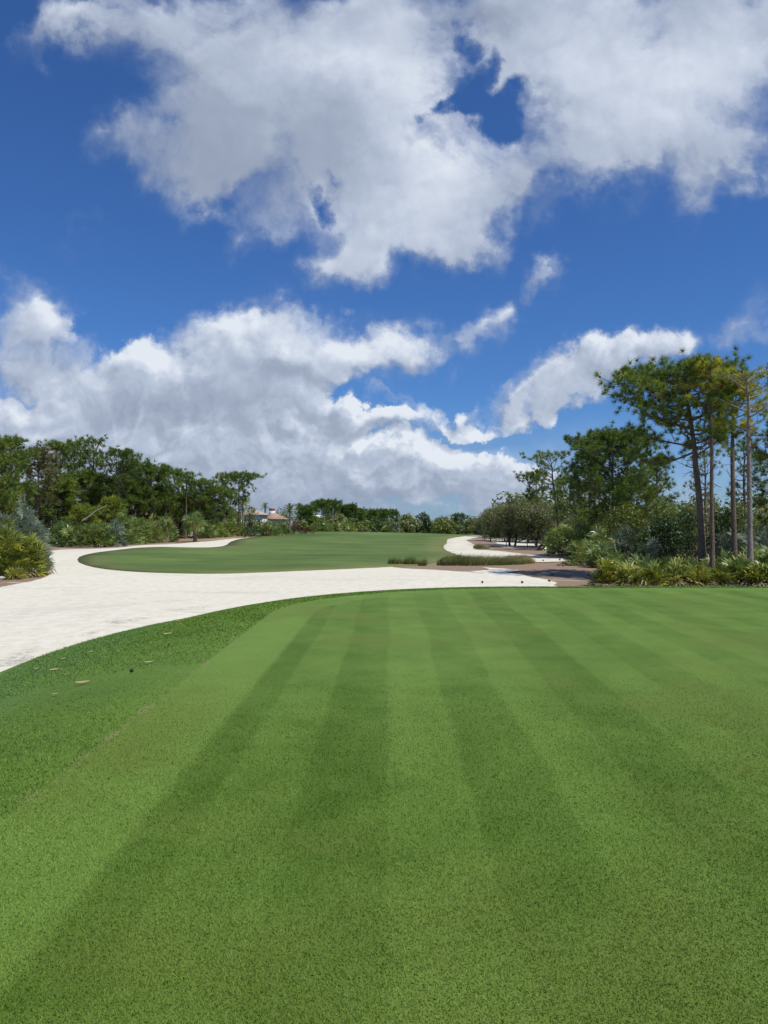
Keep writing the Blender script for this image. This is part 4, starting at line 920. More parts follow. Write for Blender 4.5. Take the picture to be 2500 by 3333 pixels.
for i, (px, d, w, h, mk, tint, n, lab) in enumerate(PR):
    mtt = {'y': M_PALMY, 'g': M_PALM, 's': M_PALMS}[mk]
    palmetto(at(px, d), w, h, lab, 200 + i, mtt, n=int(n * .62), R=.60 if d < 36 else (.62 if d < 52 else .75), nb=11 if d < 52 else 10, tint=tint, wid=.135 if d < 52 else .15, dead=.16 if d < 36 else .08, tdead=.6, yel=.12 if d < 40 else .05, low=-.1 if d < 36 else -.2)

# dry leaves lying under the front row
def litter():
    rg = np.random.default_rng(5); n = 900
    x = rg.uniform(9.2, 21.5, n); y = rg.uniform(33.0, 34.6, n); z = ter(x, y) + rg.uniform(0, .12, n)
    mb = MB(); d = norm(rg.normal(0, 1, (n, 3)) * [1, .6, .25]); L = rg.uniform(.06, .26, n)[:, None]; sd = norm(np.cross(d, rg.normal(0, 1, (n, 3)))) * .018
    c = np.stack([x, y, z], 1); mb.quads(np.stack([c - d * L, c + sd, c + d * L, c - sd], 1), rg.random(n))
    tag(mb.build('leaf_litter', M_DEAD), 'dry tan palmetto leaves littering the ground under the front row', 'leaf litter', kind='stuff')
litter()

# ------------------------------------------------------------------ left side
for i, (px, d, w, h, mk, tint, n, R, lab) in enumerate([
 (18, 39.0, 1.8, 2.5, 'y', .27, 300, .62, 'huge yellow-green palmetto filling the left edge beside the white sand'),
 (95, 40.0, 1.05, 1.85, 'y', .30, 170, .56, 'green palmetto forming the right shoulder of the huge clump by the sand'),
 (-70, 42.0, 1.8, 2.6, 'y', .28, 200, .6, 'olive palmetto cut off by the left edge'),
 (85, 47.0, 1.55, 3.15, 's', .50, 480, .5, 'silver-blue palmetto standing behind the huge yellow-green clump'),
 (10, 50.0, 1.8, 3.1, 's', .45, 200, .6, 'grey-green palmetto at the left edge behind the silver-blue one')]):
    mtt = {'y': M_PALMY, 'g': M_PALM, 's': M_PALMS}[mk]
    palmetto(at(px, d), w, h, lab, 240 + i, mtt, n=int(n * .62), R=R * 1.18, nb=11, tint=tint, wid=.13, dead=.06, tdead=.5, yel=.15 if mk == 'y' else 0, low=-.25)
palmetto(at(52, 37.3), .55, .5, 'small low palmetto with a yellow star of fans before the huge left clump', 248, M_PALMY, n=16, R=.5, nb=15, tint=.5, dead=0)

ROW = [
 (205, 92, 1.9, 3.3, 'g', .36, 'dark palmetto nearest the silver-blue clump, first in the row behind the sand'),
 (245, 90, 1.7, 2.6, 'g', .52, 'palmetto with a yellow skirt, second in the row behind the sand'),
 (290, 89, 1.9, 3.0, 'g', .50, 'broad green palmetto with dead fans at its foot, third in the row'),
 (335, 89, 1.8, 3.0, 'g', .58, 'light green palmetto before the silver one in the far row'),
 (368, 90, 1.7, 3.1, 's', .45, 'silver palmetto in the middle of the far left row'),
 (405, 95, 2.0, 4.0, 'g', .56, 'tall olive palmetto right of the silver one in the row'),
 (445, 98, 2.0, 3.9, 'g', .60, 'light olive palmetto by the narrow sand spit'),
 (488, 102, 2.1, 3.8, 'g', .62, 'pale green rounded palmetto mound behind the sand spit'),
 (530, 104, 2.2, 3.8, 'g', .60, 'large pale palmetto mound left of the maroon bush'),
 (665, 118, 2.0, 2.6, 'g', .55, 'green palmetto right of the short fan palm on the sand'),
 (700, 122, 2.2, 3.2, 'g', .66, 'pale grey-green palmetto mound right of the fan palm'),
 (740, 126, 2.4, 3.2, 'g', .68, 'pale silver-green palmetto mound at the tip of the sand spit'),
 (768, 128, 1.8, 2.7, 'g', .58, 'last palmetto of the left row before the thin palm trunk')]
for i, (px, d, w, h, mk, tint, lab) in enumerate(ROW):
    palmetto(at(px, d), w, h * .84, lab, 260 + i, {'g': M_PALM, 's': M_PALMS}[mk], n=95, R=.95, nb=10, tint=tint - .08, wid=.13, dead=.12 if i in (1, 2, 3) else .04, tdead=.6, yel=.08, low=-.2)

leafy('maroon_bush', at(592, 122), 3.7, 1.9, 'maroon leaved bush behind the short fan palm', 280, M_RED, cb=.05, nl=18, leaf=.12, dens=150, tint=.5, cat='shrub')
leafy('maroon_bush', at(565, 116), 2.9, 1.2, 'small maroon bush left of the fan palm behind the grey stem', 281, M_RED, cb=.05, nl=12, leaf=.11, dens=150, tint=.35, cat='shrub')
fanpalm(at(635, 103), 2.45, 'short fan palm with a green and golden crown standing on the white sand spit', 282, R=1.05, n=46, tint=.42, r0=.24, spread=1.25, skirt=12)
fanpalm(at(705, 138), 4.9, 'dark fan palm with a grey-green crown behind the pale palmetto mounds', 283, R=1.1, n=40, tint=.34, r0=.18, spread=1.3, skirt=3, boots=False)
fanpalm(at(791, 128), 5.6, 'thin straight palm trunk with a yellowing top before the round green bushes', 284, R=1.0, n=16, tint=.62, r0=.13, spread=.8, skirt=5, boots=False)

PL = [ # px, d, top, w, cb, tint, mat, shape, dens, bare, label
 (-25, 82, 1432, 2.9, .35, .44, 'p', 'round', 1.1, .05, 'green pine cut off by the left edge'),
 (45, 86, 1428, 2.8, .38, .38, 'p', 'round', 1.1, .05, 'full green pine highest at the left edge of the picture'),
 (122, 96, 1462, 2.7, .40, .45, 'b', 'round', .9, .12, 'rusty brown-green pine with bare grey lower limbs near the left edge'),
 (188, 104, 1442, 2.9, .45, .40, 'p', 'flat', 1.0, .08, 'green pine with a level top right of the rusty brown-green pine'),
 (240, 112, 1440, 2.6, .45, .34, 'p', 'flat', .9, .15, 'thin-topped pine left of the open-topped tallest pine'),
 (300, 108, 1428, 2.6, .45, .36, 'p', 'flat', .75, .25, 'open-topped pine with sky between its boughs, tallest of the left wood'),
 (385, 104, 1468, 3.4, .45, .26, 'p', 'flat', 1.1, .08, 'dark pine with a smooth domed crown and a gap of sky in it'),
 (440, 110, 1500, 2.4, .4, .28, 'p', 'round', 1.0, .1, 'dark pine on the right shoulder of the domed pine'),
 (492, 112, 1518, 2.2, .42, .38, 'p', 'round', .9, .12, 'green pine with pale branch ends, first right of the dip in the skyline'),
 (545, 114, 1522, 2.7, .40, .40, 'p', 'flat', 1.05, .08, 'broad green pine standing behind the pale palmetto mounds'),
 (604, 118, 1540, 1.9, .55, .33, 'p', 'round', .75, .2, 'small round pine top poking up behind the broad green pine'),
 (650, 120, 1566, 2.6, .40, .38, 'p', 'flat', 1.0, .08, 'level-topped green pine above the short fan palm'),
 (697, 122, 1588, 2.2, .42, .38, 'p', 'round', .9, .12, 'lower green pine at the right end of the dense left wood'),
 (733, 126, 1548, 1.7, .60, .45, 'p', 'flat', .7, .3, 'bare-limbed slim pine left of the big spreading pine'),
 (778, 128, 1546, 3.3, .50, .36, 'p', 'flat', 1.0, .12, 'big spreading pine with layered boughs standing clear against the cloud'),
 (205, 103, 1560, 2.4, .25, .50, 'p', 'round', 1.1, .05, 'bright green young pine in front of the left wood beside the rusty pine'),
 (275, 105, 1540, 2.6, .22, .48, 'p', 'round', 1.15, .05, 'feathery bright green pine in the front of the left wood'),
 (345, 106, 1555, 2.4, .30, .50, 'p', 'round', 1.0, .08, 'soft green young pine below the open-topped tallest pine'),
 (362, 101, 1625, 1.3, .25, .60, 'p', 'round', .9, .1, 'small lime-yellow pine above the silver palmetto'),
 (430, 110, 1570, 2.2, .3, .40, 'p', 'round', 1.0, .08, 'mid green pine before the red-roofed house'),
 (510, 117, 1590, 2.2, .25, .44, 'p', 'round', 1.0, .08, 'olive young pine with hanging boughs above the pale palmetto mounds'),
 (585, 126, 1610, 2.0, .3, .42, 'p', 'round', 1.0, .08, 'olive young pine over the maroon bush'),
 (20, 84, 1560, 1.9, .2, .52, 'p', 'round', 1.0, .08, 'low bright green pine behind the silver palmetto at the left edge'),
 (88, 100, 1585, 2.3, .12, .44, 'p', 'round', 1.0, .05, 'bushy mid green pine between the silver palmetto and the rusty pine'),
 (165, 104, 1600, 2.2, .12, .42, 'p', 'round', 1.0, .05, 'low bushy pine right of the rusty brown-green pine trunk'),
 (318, 110, 1600, 2.3, .12, .46, 'p', 'round', 1.0, .05, 'low leafy young pine above the third palmetto of the row'),
 (390, 114, 1590, 2.2, .15, .36, 'p', 'round', 1.0, .05, 'dark low pine under the smooth domed crown'),
 (470, 114, 1605, 2.3, .12, .42, 'p', 'round', 1.0, .05, 'bushy low pine behind the light olive palmetto by the spit'),
 (545, 120, 1610, 2.2, .12, .38, 'p', 'round', 1.0, .05, 'bushy low pine behind the large pale palmetto mound'),
 (630, 126, 1620, 2.1, .15, .40, 'p', 'round', 1.0, .05, 'low olive pine directly behind the short fan palm'),
 (678, 128, 1630, 2.1, .15, .36, 'p', 'round', 1.0, .05, 'low dark pine right of the short fan palm'),
 (275, 98, 1650, 1.8, .15, .55, 'p', 'round', .9, .12, 'low drooping yellow-green pine boughs just above the third palmetto of the row')]
for i, (px, d, py, w, cb, tint, mk, shp, dens, bare, lab) in enumerate(PL):
    pb = at(px, d)
    pine('slash_pine', pb, ztop(py, d) - pb[2], w * d / 100 * 1.05, lab, 300 + i, cb=cb, nl=34 if w > 2 else 22, tn=22, tl=.60, tw=.065, tint=tint, ty=.06, mt=M_PINEB if mk == 'b' else M_PINE,
         shape=shp, dens=dens, bare=bare, stubs=6 if i in (1, 2, 3, 8) else 2)
PU = [
 (150, 100, 1640, 2.6, 'd', .35, 'shaded dark shrub behind the rusty pine trunk'),
 (225, 104, 1650, 2.8, 'd', .38, 'dark understorey shrub behind the first palmettos of the row'),
 (320, 106, 1660, 2.8, 'd', .35, 'dark understorey shrub below the feathery green pine'),
 (400, 112, 1690, 2.4, 'd', .40, 'dark shrub before the red-roofed house wall'),
 (60, 96, 1650, 2.6, 'd', .36, 'dark understorey shrub behind the silver palmetto'),
 (740, 134, 1622, 2.4, 'o', .46, 'olive-green rounded tree left of the spreading pine trunk'),
 (765, 128, 1655, 2.0, 'o', .56, 'yellow-green shrub at the foot of the spreading pine'),
 (690, 132, 1625, 2.4, 'o', .40, 'olive tree behind the dark fan palm'),
 (815, 140, 1640, 2.0, 'o', .42, 'green rounded tree right of the spreading pine'),
 (610, 128, 1640, 3.0, 'o', .38, 'olive tree mass behind the maroon bush'),
 (830, 122, 1703, 2.3, 'd', .55, 'round dark green bush right of the thin palm trunk'),
 (862, 126, 1690, 2.2, 'o', .44, 'clipped green hedge-like bush under the tiled roof'),
 (800, 118, 1712, 1.1, 'd', .45, 'small dark bush beside the foot of the thin palm'),
 (905, 132, 1700, 2.4, 'k', .50, 'grey-green twiggy bush left of the feather palm')]
for i, (px, d, py, w, mk, tint, lab) in enumerate(PU):
    pb = at(px, d); leafy('understorey_shrub', pb, ztop(py, d) - pb[2], w, lab, 340 + i, {'d': M_LEAF, 'o': M_LEAFY, 'k': M_OAK}[mk], cb=.05, nl=18, leaf=.15, dens=90, tint=tint, cat='shrub', twigs=12 if mk == 'k' else 0)

for i, (px, d, py, w, mk, lab) in enumerate([(838, 150, 1690, 2.4, 'o', 'green bush hiding the wall below the pale pinkish roof'), (880, 156, 1694, 2.2, 'k', 'grey-green bush below the orange roof'), (912, 158, 1691, 2.2, 'o', 'olive bush right below the orange roof'),
    (805, 150, 1680, 2.0, 'o', 'olive tree left of the pale pinkish roof'), (935, 165, 1700, 1.8, 'k', 'dull grey bush behind the feather palm trunk')]):
    pb = at(px, d); leafy('garden_bush', pb, ztop(py, d) - pb[2], w, lab, 380 + i, {'o': M_LEAFY, 'k': M_OAK}[mk], cb=.05, nl=18, leaf=.17, dens=80, tint=.4, cat='shrub')

# ------------------------------------------------------------------ far centre
palmetto(at(885, 124), 1.8, 2.0, 'olive palmetto with a rusty foot left of the maroon streaked bushes', 360, M_PALM, n=90, R=.75, nb=11, tint=.5, wid=.12, dead=.15)
palmetto(at(920, 128), 1.7, 1.9, 'dark green palmetto below the feather palm', 361, M_PALM, n=90, R=.75, nb=11, tint=.42, wid=.12)
leafy('maroon_bush', at(960, 134), 2.6, 1.5, 'tall maroon bush below the feather palm', 362, M_RED, cb=.05, nl=14, leaf=.13, dens=130, tint=.5, cat='shrub')
leafy('maroon_bush', at(995, 134), 1.5, 1.5, 'low maroon bush trailing right of the tall maroon one', 363, M_RED, cb=.02, nl=12, leaf=.13, dens=130, tint=.4, cat='shrub')
leafy('maroon_bush', at(876, 122), 1.4, .8, 'small reddish bush at the left foot of the olive palmetto', 364, M_RED, cb=.05, nl=8, leaf=.11, dens=130, tint=.4, cat='shrub')
feather_palm(at(943, 140), 5.0 - .9, 'feather-leaved palm with an arching crown in front of the tiled roof', 365, R=2.5)
feather_palm(at(975, 175), 5.6, 'smaller feather palm behind and right of the big one', 366, R=2.2, n=26)
feather_palm(at(862, 190), 6.6, 'distant feather palm left of the chimney', 367, R=2.2, n=22)
FC = [ # px,d,top,w,kind,tint,label
 (1048, 176, 1634, 2.3, 'p', .26, 'taller left half of the paired dark pine tops over the far wood'),
 (1078, 178, 1635, 2.4, 'p', .28, 'taller right half of the paired dark pine tops over the far wood'),
 (1000, 165, 1652, 1.7, 'p', .32, 'leaning pine with a small flat top left of the paired pines'),
 (1118, 196, 1650, 1.5, 'p', .26, 'small pointed pine right of the paired pines'),
 (1142, 196, 1645, 1.6, 'p', .26, 'lone narrow pine sticking up in the middle of the far wood'),
 (1172, 205, 1660, 2.0, 'p', .32, 'faint thin pine right of the narrow one'),
 (1206, 210, 1664, 2.6, 'p', .32, 'low grey-green pine in the far wood, left of the row of even tops'),
 (1240, 214, 1664, 2.5, 'p', .28, 'dark even-topped pine in the middle distance'),
 (1276, 226, 1666, 2.4, 'p', .28, 'dark flat-topped pine left of the yellow-green tree'),
 (1325, 240, 1668, 4.2, 'o', .58, 'yellow-green rounded tree over the olive oak'),
 (1338, 225, 1684, 3.6, 'k', .62, 'olive oak with two grey trunks at the edge of the fairway'),
 (1378, 250, 1665, 4.0, 'd', .50, 'dark green round-headed tree standing above the far wood'),
 (1440, 275, 1677, 5.0, 'o', .42, 'brown-tinged broad tree right of the round-headed tree'),
 (1497, 300, 1676, 3.4, 'p', .30, 'far umbrella pine above the green'),
 (1540, 320, 1684, 5.2, 'o', .36, 'far olive tree behind the golfers'),
 (1470, 320, 1690, 5.5, 'o', .34, 'far olive tree left of the umbrella pine'),
 (1575, 300, 1690, 4.5, 'd', .40, 'far dark tree behind the right end of the green'),
 (1410, 310, 1694, 5.0, 'o', .38, 'low far tree in the dip left of the brown-tinged tree'),
 (1600, 250, 1672, 3.8, 'o', .34, 'dull green tree left behind the grey oaks'),
 (1100, 172, 1668, 2.6, 'k', .55, 'bare grey branching tree right of the paired pines'),
 (1020, 168, 1672, 2.4, 'o', .40, 'olive tree left of the paired pines'),
 (1060, 166, 1676, 2.8, 'k', .42, 'grey-olive tree under the paired pines'),
 (1150, 186, 1684, 3.2, 'o', .36, 'olive tree below the lone narrow pine'),
 (1190, 190, 1690, 3.2, 'o', .40, 'olive tree with a lighter top in the middle of the far wood'),
 (1230, 194, 1688, 3.2, 'd', .50, 'deep green tree in the middle of the far wood'),
 (1270, 205, 1690, 3.4, 'o', .52, 'yellowish tree left of the olive oak in the far wood'),
 (1212, 178, 1710, 2.2, 'd', .60, 'bright green bush at the right of the fairway crest'),
 (1245, 184, 1700, 2.4, 'd', .62, 'glossy green bush near the crest, left of the olive oak'),
 (1180, 176, 1706, 1.6, 'o', .64, 'lime-green bush in the middle of the crest line'),
 (1285, 200, 1706, 2.6, 'd', .55, 'green bush left of the grey trunks of the olive oak'),
 (1085, 166, 1712, 1.7, 'k', .50, 'grey round bush on the fairway crest'),
 (1190, 172, 1716, 1.4, 'k', .45, 'small grey bush between two green ones on the crest'),
 (1150, 172, 1708, 2.0, 'd', .50, 'dark bush on the crest right of the pale palmetto'),
 (985, 160, 1690, 2.2, 'o', .38, 'olive shrub behind the low maroon bush'),
 (1035, 168, 1683, 1.1, 'w', .7, 'pale whitish shrub in front of the white house'),
 (1330, 330, 1690, 7, 'o', .36, 'distant wood crown behind the yellow-green tree'),
 (1620, 200, 1655, 3.6, 'o', .36, 'olive tree behind the far left grey oak'),
 (1650, 180, 1640, 3.2, 'o', .30, 'dark olive tree top behind the rounded grey-green oak'),
 (1700, 132, 1632, 3.0, 'o', .24, 'dark olive tree filling the gap behind the twin-trunked oak'),
 (1758, 124, 1610, 3.2, 'o', .30, 'brown-green tree behind the stout single-trunked oak'),
 (1820, 112, 1590, 3.0, 'o', .26, 'dark leafy tree behind the big rounded palmetto'),
 (1880, 104, 1600, 2.8, 'o', .34, 'olive leafy tree under the lone dark pine crown')]
for i, (px, d, py, w, kd, tint, lab) in enumerate(FC):
    pb = at(px, d); h = ztop(py, d) - pb[2]
    if kd == 'p': pine('slash_pine', pb, h, w, lab, 400 + i, cb=.45, nl=22, tn=18, tl=.80, tw=.11, tint=tint, shape='flat' if i % 2 else 'round', dens=.85, bare=.08)
    else: leafy('distant_tree', pb, h, w, lab, 400 + i, {'o': M_LEAFY, 'd': M_LEAF, 'k': M_OAK, 'w': M_TWIG}[kd], cb=.08 if i != 10 else .25, nl=20, leaf=.15 + d * .0007, dens=62 if d < 260 else 40, tint=tint,
               cat='tree' if w > 2 or d > 190 else 'shrub', twigs=10 if kd == 'k' else 0, trunks=2 if i == 10 else 1, bark=M_BARKL if i == 10 else M_BARKD)
for i, (px, d, w, h, mk, tint, lab) in enumerate([
 (1040, 160, 2.4, 2.5, 'g', .58, 'yellow-green palmetto on the crest right of the maroon bushes'),
 (1065, 162, 1.6, 2.2, 'g', .50, 'palmetto between the yellow-green one and the grey round bush'),
 (1125, 166, 2.5, 2.4, 'g', .68, 'pale palmetto in the middle of the fairway crest'),
 (1258, 180, 1.5, 1.5, 'g', .55, 'small palmetto on the crest at the right of the glossy bush'),
 (1278, 185, 2.0, 2.1, 's', .45, 'whitish palmetto at the right end of the crest row'),
 (1350, 285, 2.6, 3.0, 'g', .72, 'pale palmetto left behind the far bunker'),
 (1372, 300, 3.0, 3.4, 'g', .74, 'pale yellowish palmetto behind the far bunker'),
 (1432, 305, 3.6, 4.2, 's', .40, 'grey-green palmetto behind the cart at the far bunker'),
 (1400, 305, 2.4, 2.2, 'g', .60, 'low palmetto between the two pale ones at the far bunker'),
 (1484, 320, 3.4, 3.4, 's', .40, 'silvery palmetto mound left of the green'),
 (1510, 330, 2.4, 2.6, 's', .50, 'small silvery palmetto nearest the golfers'),
 (1590, 285, 2.4, 2.2, 'g', .50, 'green palmetto behind the greenside cart')]):
    palmetto(at(px, d), w, h, lab, 460 + i, {'g': M_PALM, 's': M_PALMS}[mk], n=70, R=.95 if d < 220 else 1.3, nb=9, tint=tint, wid=.16, dead=0)
def backwood():
    rg = np.random.default_rng(77); mb = MB(); cen, rad, tt = [], [], []
    for i in range(620):
        a = rg.uniform(-.62, .62); d = rg.uniform(330, 520) if abs(a) < .16 else rg.uniform(120, 400)
        if -.30 < a < -.12: d = rg.uniform(205, 420)
        x, y = d * math.sin(a), d * math.cos(a); r = rg.uniform(2.2, 4.2)
        top = 9.0 if abs(a) > .14 else 8.4
        cen.append((x, y, float(ter(x, y)) + rg.uniform(0.2, top - r * .5))); rad.append(r); tt.append(.34 + rg.normal(0, .1))
    lobes(mb, cen, rad, 24, .38, rg, tt, shell=.4); o = mb.build('far_woodland', M_LEAFY)
    tag(o, 'continuous dark woodland closing the view far behind the trees', 'woodland', kind='stuff')
backwood()

# tall grasses between the fairway and the near sand
reeds(at(1283, 52.5), .42, .35, .68, 'left clump of the short green reed row by the sand', 500, n=420, tint=.30, wind=.1)
reeds(at(1303, 53), .25, .3, .55, 'low second reed clump from the left', 501, n=260, tint=.45, wind=.1)
reeds(at(1332, 52.5), .38, .35, .78, 'tallest reed clump in the middle of the short row', 502, n=440, tint=.30, wind=.1)
reeds(at(1352, 53), .2, .3, .45, 'smallest reed clump of the short row', 503, n=180, tint=.45, wind=.1)
reeds(at(1375, 52), .30, .3, .52, 'right end reed clump of the short row', 504, n=300, tint=.34, wind=.15)
for i, (px, d, L, W, h, tint, tail, lab) in enumerate([
   (1452, 53, .65, .9, .75, .38, 0, 'dark left end of the long cordgrass bed'),
   (1490, 53, .9, 1.0, .85, .34, 0, 'deep green tussock second in the long cordgrass bed'),
   (1535, 52.5, .9, 1.0, .85, .40, 0, 'green tussock in the left half of the long cordgrass bed'),
   (1578, 52.5, .95, 1.0, .95, .45, 0, 'tallest tussock in the middle of the long cordgrass bed'),
   (1622, 52.5, .9, 1.0, .90, .42, 0, 'leaning green tussock right of the tallest one'),
   (1665, 53, .9, 1.0, .80, .55, 0, 'olive tussock in the right half of the long bed'),
   (1703, 54, .75, .9, .72, .68, .5, 'straw-coloured tussock at the right end of the long bed')]):
    reeds(at(px, d), L, W, h, lab, 510 + i, n=1300, tint=tint, wind=.45, tail=tail, bw=.011)
reeds(at(1556, 83), .55, .5, .75, 'small dark tussock on the edge of the sand path', 520, n=420, tint=.42, wind=.2, bw=.018)
reeds(at(1577, 83), .55, .5, .5, 'faded brown tussock right of the dark one on the sand path edge', 521, n=300, tint=.78, wind=.3, bw=.018)

# pine cones on sand and straw
lab_cone = {0: 'on white sand at the end of the sand path', 1: 'on pale sand left of the palmetto shadow', 2: 'at the upper edge of the palmetto shadow', 3: 'just under the palmetto shadow',
            4: 'left of the one just under the palmetto shadow', 5: 'alone on brown straw in the middle of the mulch', 6: 'on brown straw nearest the yellow palmettos', 7: 'near the tip of the white sand by the tee',
            8: 'on white sand close to the tee edge', 9: 'farthest left on the white sand by the tee edge'}
for i, (px, py) in enumerate([(1768, 1826), (1822, 1824), (1852, 1828), (1833, 1844), (1818, 1842), (1797, 1873), (1917, 1876), (1788, 1894), (1700, 1899), (1570, 1899)]):
    x, y = hit(px, py); mb = MB(); cone_mesh(mb, np.zeros(3), .042 + y * .0003); o = mb.build('pine_cone', M_CONE); o.location = (x, y, float(ter(x, y)) + .06)
    o.rotation_euler = (1.2, .3 * i, i); tag(o, 'dark fallen pine cone ' + lab_cone[i], 'pine cone', 'fallen pine cones')
# leaves and a cone on the grass bank
m_, t_ = mat('tan_leaf'); finish(t_, t_.mix(t_.noise(gpos(t_), 30, 3), (.55, .42, .24), (.30, .21, .10)), .7); M_TAN = m_
for i, (px, py, s, a, lab) in enumerate([
   (271, 2229, .085, .1, 'large tan fallen leaf, biggest on the dark grass bank'), (177, 2185, .075, .3, 'curled tan leaf left of the largest leaf on the bank'), (486, 2162, .055, .2, 'folded tan leaf nearest the mown edge'),
   (547, 2068, .08, .1, 'pale straw sliver high on the bank near the sand'), (120, 2181, .04, .5, 'small pale leaf toward the left edge of the bank'), (181, 2267, .035, .2, 'tiny pale leaf below the others on the bank'),
   (297, 2126, .045, .6, 'small leaf on the bank close to the sand edge'), (208, 2148, .05, .1, 'brownish leaf sliver near the sand edge at left'), (578, 2025, .04, .3, 'tiny cream leaf at the top edge of the bank')]):
    x, y = hit(px, py, tee_z); mb = MB(); u = np.linspace(-1, 1, 7)
    V = []
    for q in u: wv = .30 * (1 - q * q) ** .7 + .01; V += [(q, -wv, .10 * q * q + .06), (q, 0, .0 + .10 * q * q), (q, wv, .10 * q * q + .08)]
    mb.add(np.array(V) * s, [(k * 3 + j, k * 3 + 3 + j, k * 3 + 4 + j, k * 3 + 1 + j) for k in range(6) for j in range(2)])
    o = mb.build('fallen_leaf', M_TAN); o.location = (x, y, float(tee_z(x, y)) + .028); o.rotation_euler = (.15, -.1, a); tag(o, lab, 'leaf', 'leaves on the grass bank')
x, y = hit(429, 2193, tee_z); mb = MB(); cone_mesh(mb, np.zeros(3), .022); o = mb.build('pine_cone', M_CONE); o.location = (x, y, float(tee_z(x, y)) + .035); o.rotation_euler = (1.3, 0, 1); tag(o, 'small dark cone lying on the grass bank', 'pine cone')
# bleached dead wood under the big left clump
for i, (px, py, L, a, lab) in enumerate([(14, 1877, 1.0, -.35, 'bleached palmetto trunk lying at the left edge of the mulch'), (95, 1866, .8, -.5, 'short bleached log under the right half of the huge clump'), (2, 1890, .45, .4, 'white stick lying on the mulch at the left edge')]):
    x, y = hit(px, py); rg = np.random.default_rng(i); mb = MB(); pts = limb((-L / 2, 0, .12), (1, .1, -.05), L, rg, 5, -.02, .12); mb.tube(pts, [.075, .085, .07, .08, .06, .03], 8)
    o = mb.build('dead_log', M_WOOD, smooth=True); o.location = (x, y, float(ter(x, y)) + .02); o.rotation_euler = (0, 0, a); tag(o, lab, 'log')
pts = limb((0, 0, 0), (1, 0, .62), 3.6, np.random.default_rng(3), 6, .03, .1); mb = MB(); mb.tube(pts, np.linspace(.075, .02, 7), 6)
for k in (2, 4, 5):
    mb.tube(limb(pts[k], (.8, -.3, .5 - .3 * k / 5), .9, np.random.default_rng(k), 3, .0, .2), [.03, .02, .015, .008], 4)
o = mb.build('fallen_branch', M_WOOD, smooth=True); o.location = at(270, 85.5) + np.array([0, 0, ztop(1702, 85.5)]); tag(o, 'long bleached dead branch slanting up to the right in the left wood', 'branch')

# ------------------------------------------------------------------ houses
def plain(name, c, rough=.8, bscale=0, c2=None, sc=2):
    m, t = mat(name); P = gpos(t); n = t.noise(P, sc, 4, .6); finish(t, t.mix(n, c, c2 or tuple(v * .82 for v in c)), rough, bump=n if bscale else None, bstr=.3); return m
def tilemat(name, c, c2):
    m, t = mat(name); P = t.node('ShaderNodeTexCoord').outputs['Object']; w = t.node('ShaderNodeTexWave'); t.put(w.inputs['Vector'], P); w.inputs['Scale'].default_value = 1.6; w.inputs['Distortion'].default_value = 1
    n = t.noise(P, 3, 4, .7); finish(t, t.mix(n, c, c2), .85, bump=w.outputs[1], bstr=.5, bdist=.05); return m
M_STUC = plain('cream_stucco', (.70, .66, .58)); M_WHITE = plain('white_wall', (.82, .82, .80)); M_TILE = tilemat('terracotta_tiles', (.36, .22, .15), (.46, .32, .24)); M_TILEP = tilemat('pale_tiles', (.42, .30, .25), (.54, .43, .37))
M_TILEG = tilemat('grey_tiles', (.14, .14, .15), (.22, .22, .23)); M_CAP = plain('red_cap', (.36, .085, .06)); M_GLASS = plain('window_glass', (.03, .035, .04), .15); M_BROWN = plain('brown_roof', (.22, .12, .09))
def house(px, d, W, D, wall, rise, label, wm, rm, rz=0.0, chim=None, wins=3, roofname='roof', over=.5):
    p = at(px, d); root = empty('house', tuple(p), label, 'house'); root.rotation_euler[2] = rz
    mb = MB(); mb.box((0, 0, wall / 2), (W / 2, D / 2, wall / 2)); mb.build('wall', wm, root)
    mb = MB(); hw, hd = W / 2 + over, D / 2 + over; r = max(0, hw - hd) if hw > hd else 0; V = [(-hw, -hd, wall), (hw, -hd, wall), (hw, hd, wall), (-hw, hd, wall), (-r, 0, wall + rise), (r + .01, 0, wall + rise),
         (-hw, -hd, wall + .18), (hw, -hd, wall + .18), (hw, hd, wall + .18), (-hw, hd, wall + .18)]
    V = np.array(V); V[4:6, 2] += .18
    mb.add(V, [(6, 7, 5, 4), (8, 9, 4, 5), (0, 1, 7, 6), (1, 2, 8, 7), (2, 3, 9, 8), (3, 0, 6, 9), (0, 3, 2, 1)]); mb.add(V, [(7, 8, 5), (9, 6, 4)]); rf = mb.build(roofname, rm, root)
    for i in range(wins):
        x = (i + .5) / wins * W - W / 2; mb = MB(); mb.box((x, -D / 2 - .02, wall * .52), (W / wins * .22, .03, wall * .24)); wn = mb.build('window', M_GLASS, root)
        fb = MB(); 
        for sx in (-1, 1): fb.box((x + sx * W / wins * .24, -D / 2 - .04, wall * .52), (.06, .05, wall * .27))
        for sz in (-1, 1): fb.box((x, -D / 2 - .045, wall * .52 + sz * wall * .255), (W / wins * .22, .045, .06))
        f = fb.build('window_frame', M_WHITE, wn)
    if chim:
        cx, cw, ch = chim; mb = MB(); mb.box((cx, 0, wall + rise * .6 + ch / 2), (cw, cw * .8, ch / 2 + .4)); c = mb.build('chimney', M_WHITE, rf)
        mb = MB(); mb.box((cx, 0, wall + rise * .6 + ch + .62), (cw * 1.12, cw * .95, .22), taper=.75); mb.build('chimney_cap', M_CAP, rf)
    return root
house(895, 200, 4.9, 7, 3.7, 1.7, 'cream house with an orange tiled roof and a white chimney with a red cap', M_STUC, M_TILE, chim=(-.75, .72, 1.1), over=.6)
house(826, 180, 5.4, 7, 4.2, 1.3, 'house with a pale pinkish tiled roof behind the round dark green bush', M_STUC, M_TILEP)
house(922, 230, 5.0, 7, 5.2, 1.2, 'house with a grey roof behind the feather palm', M_STUC, M_TILEG)
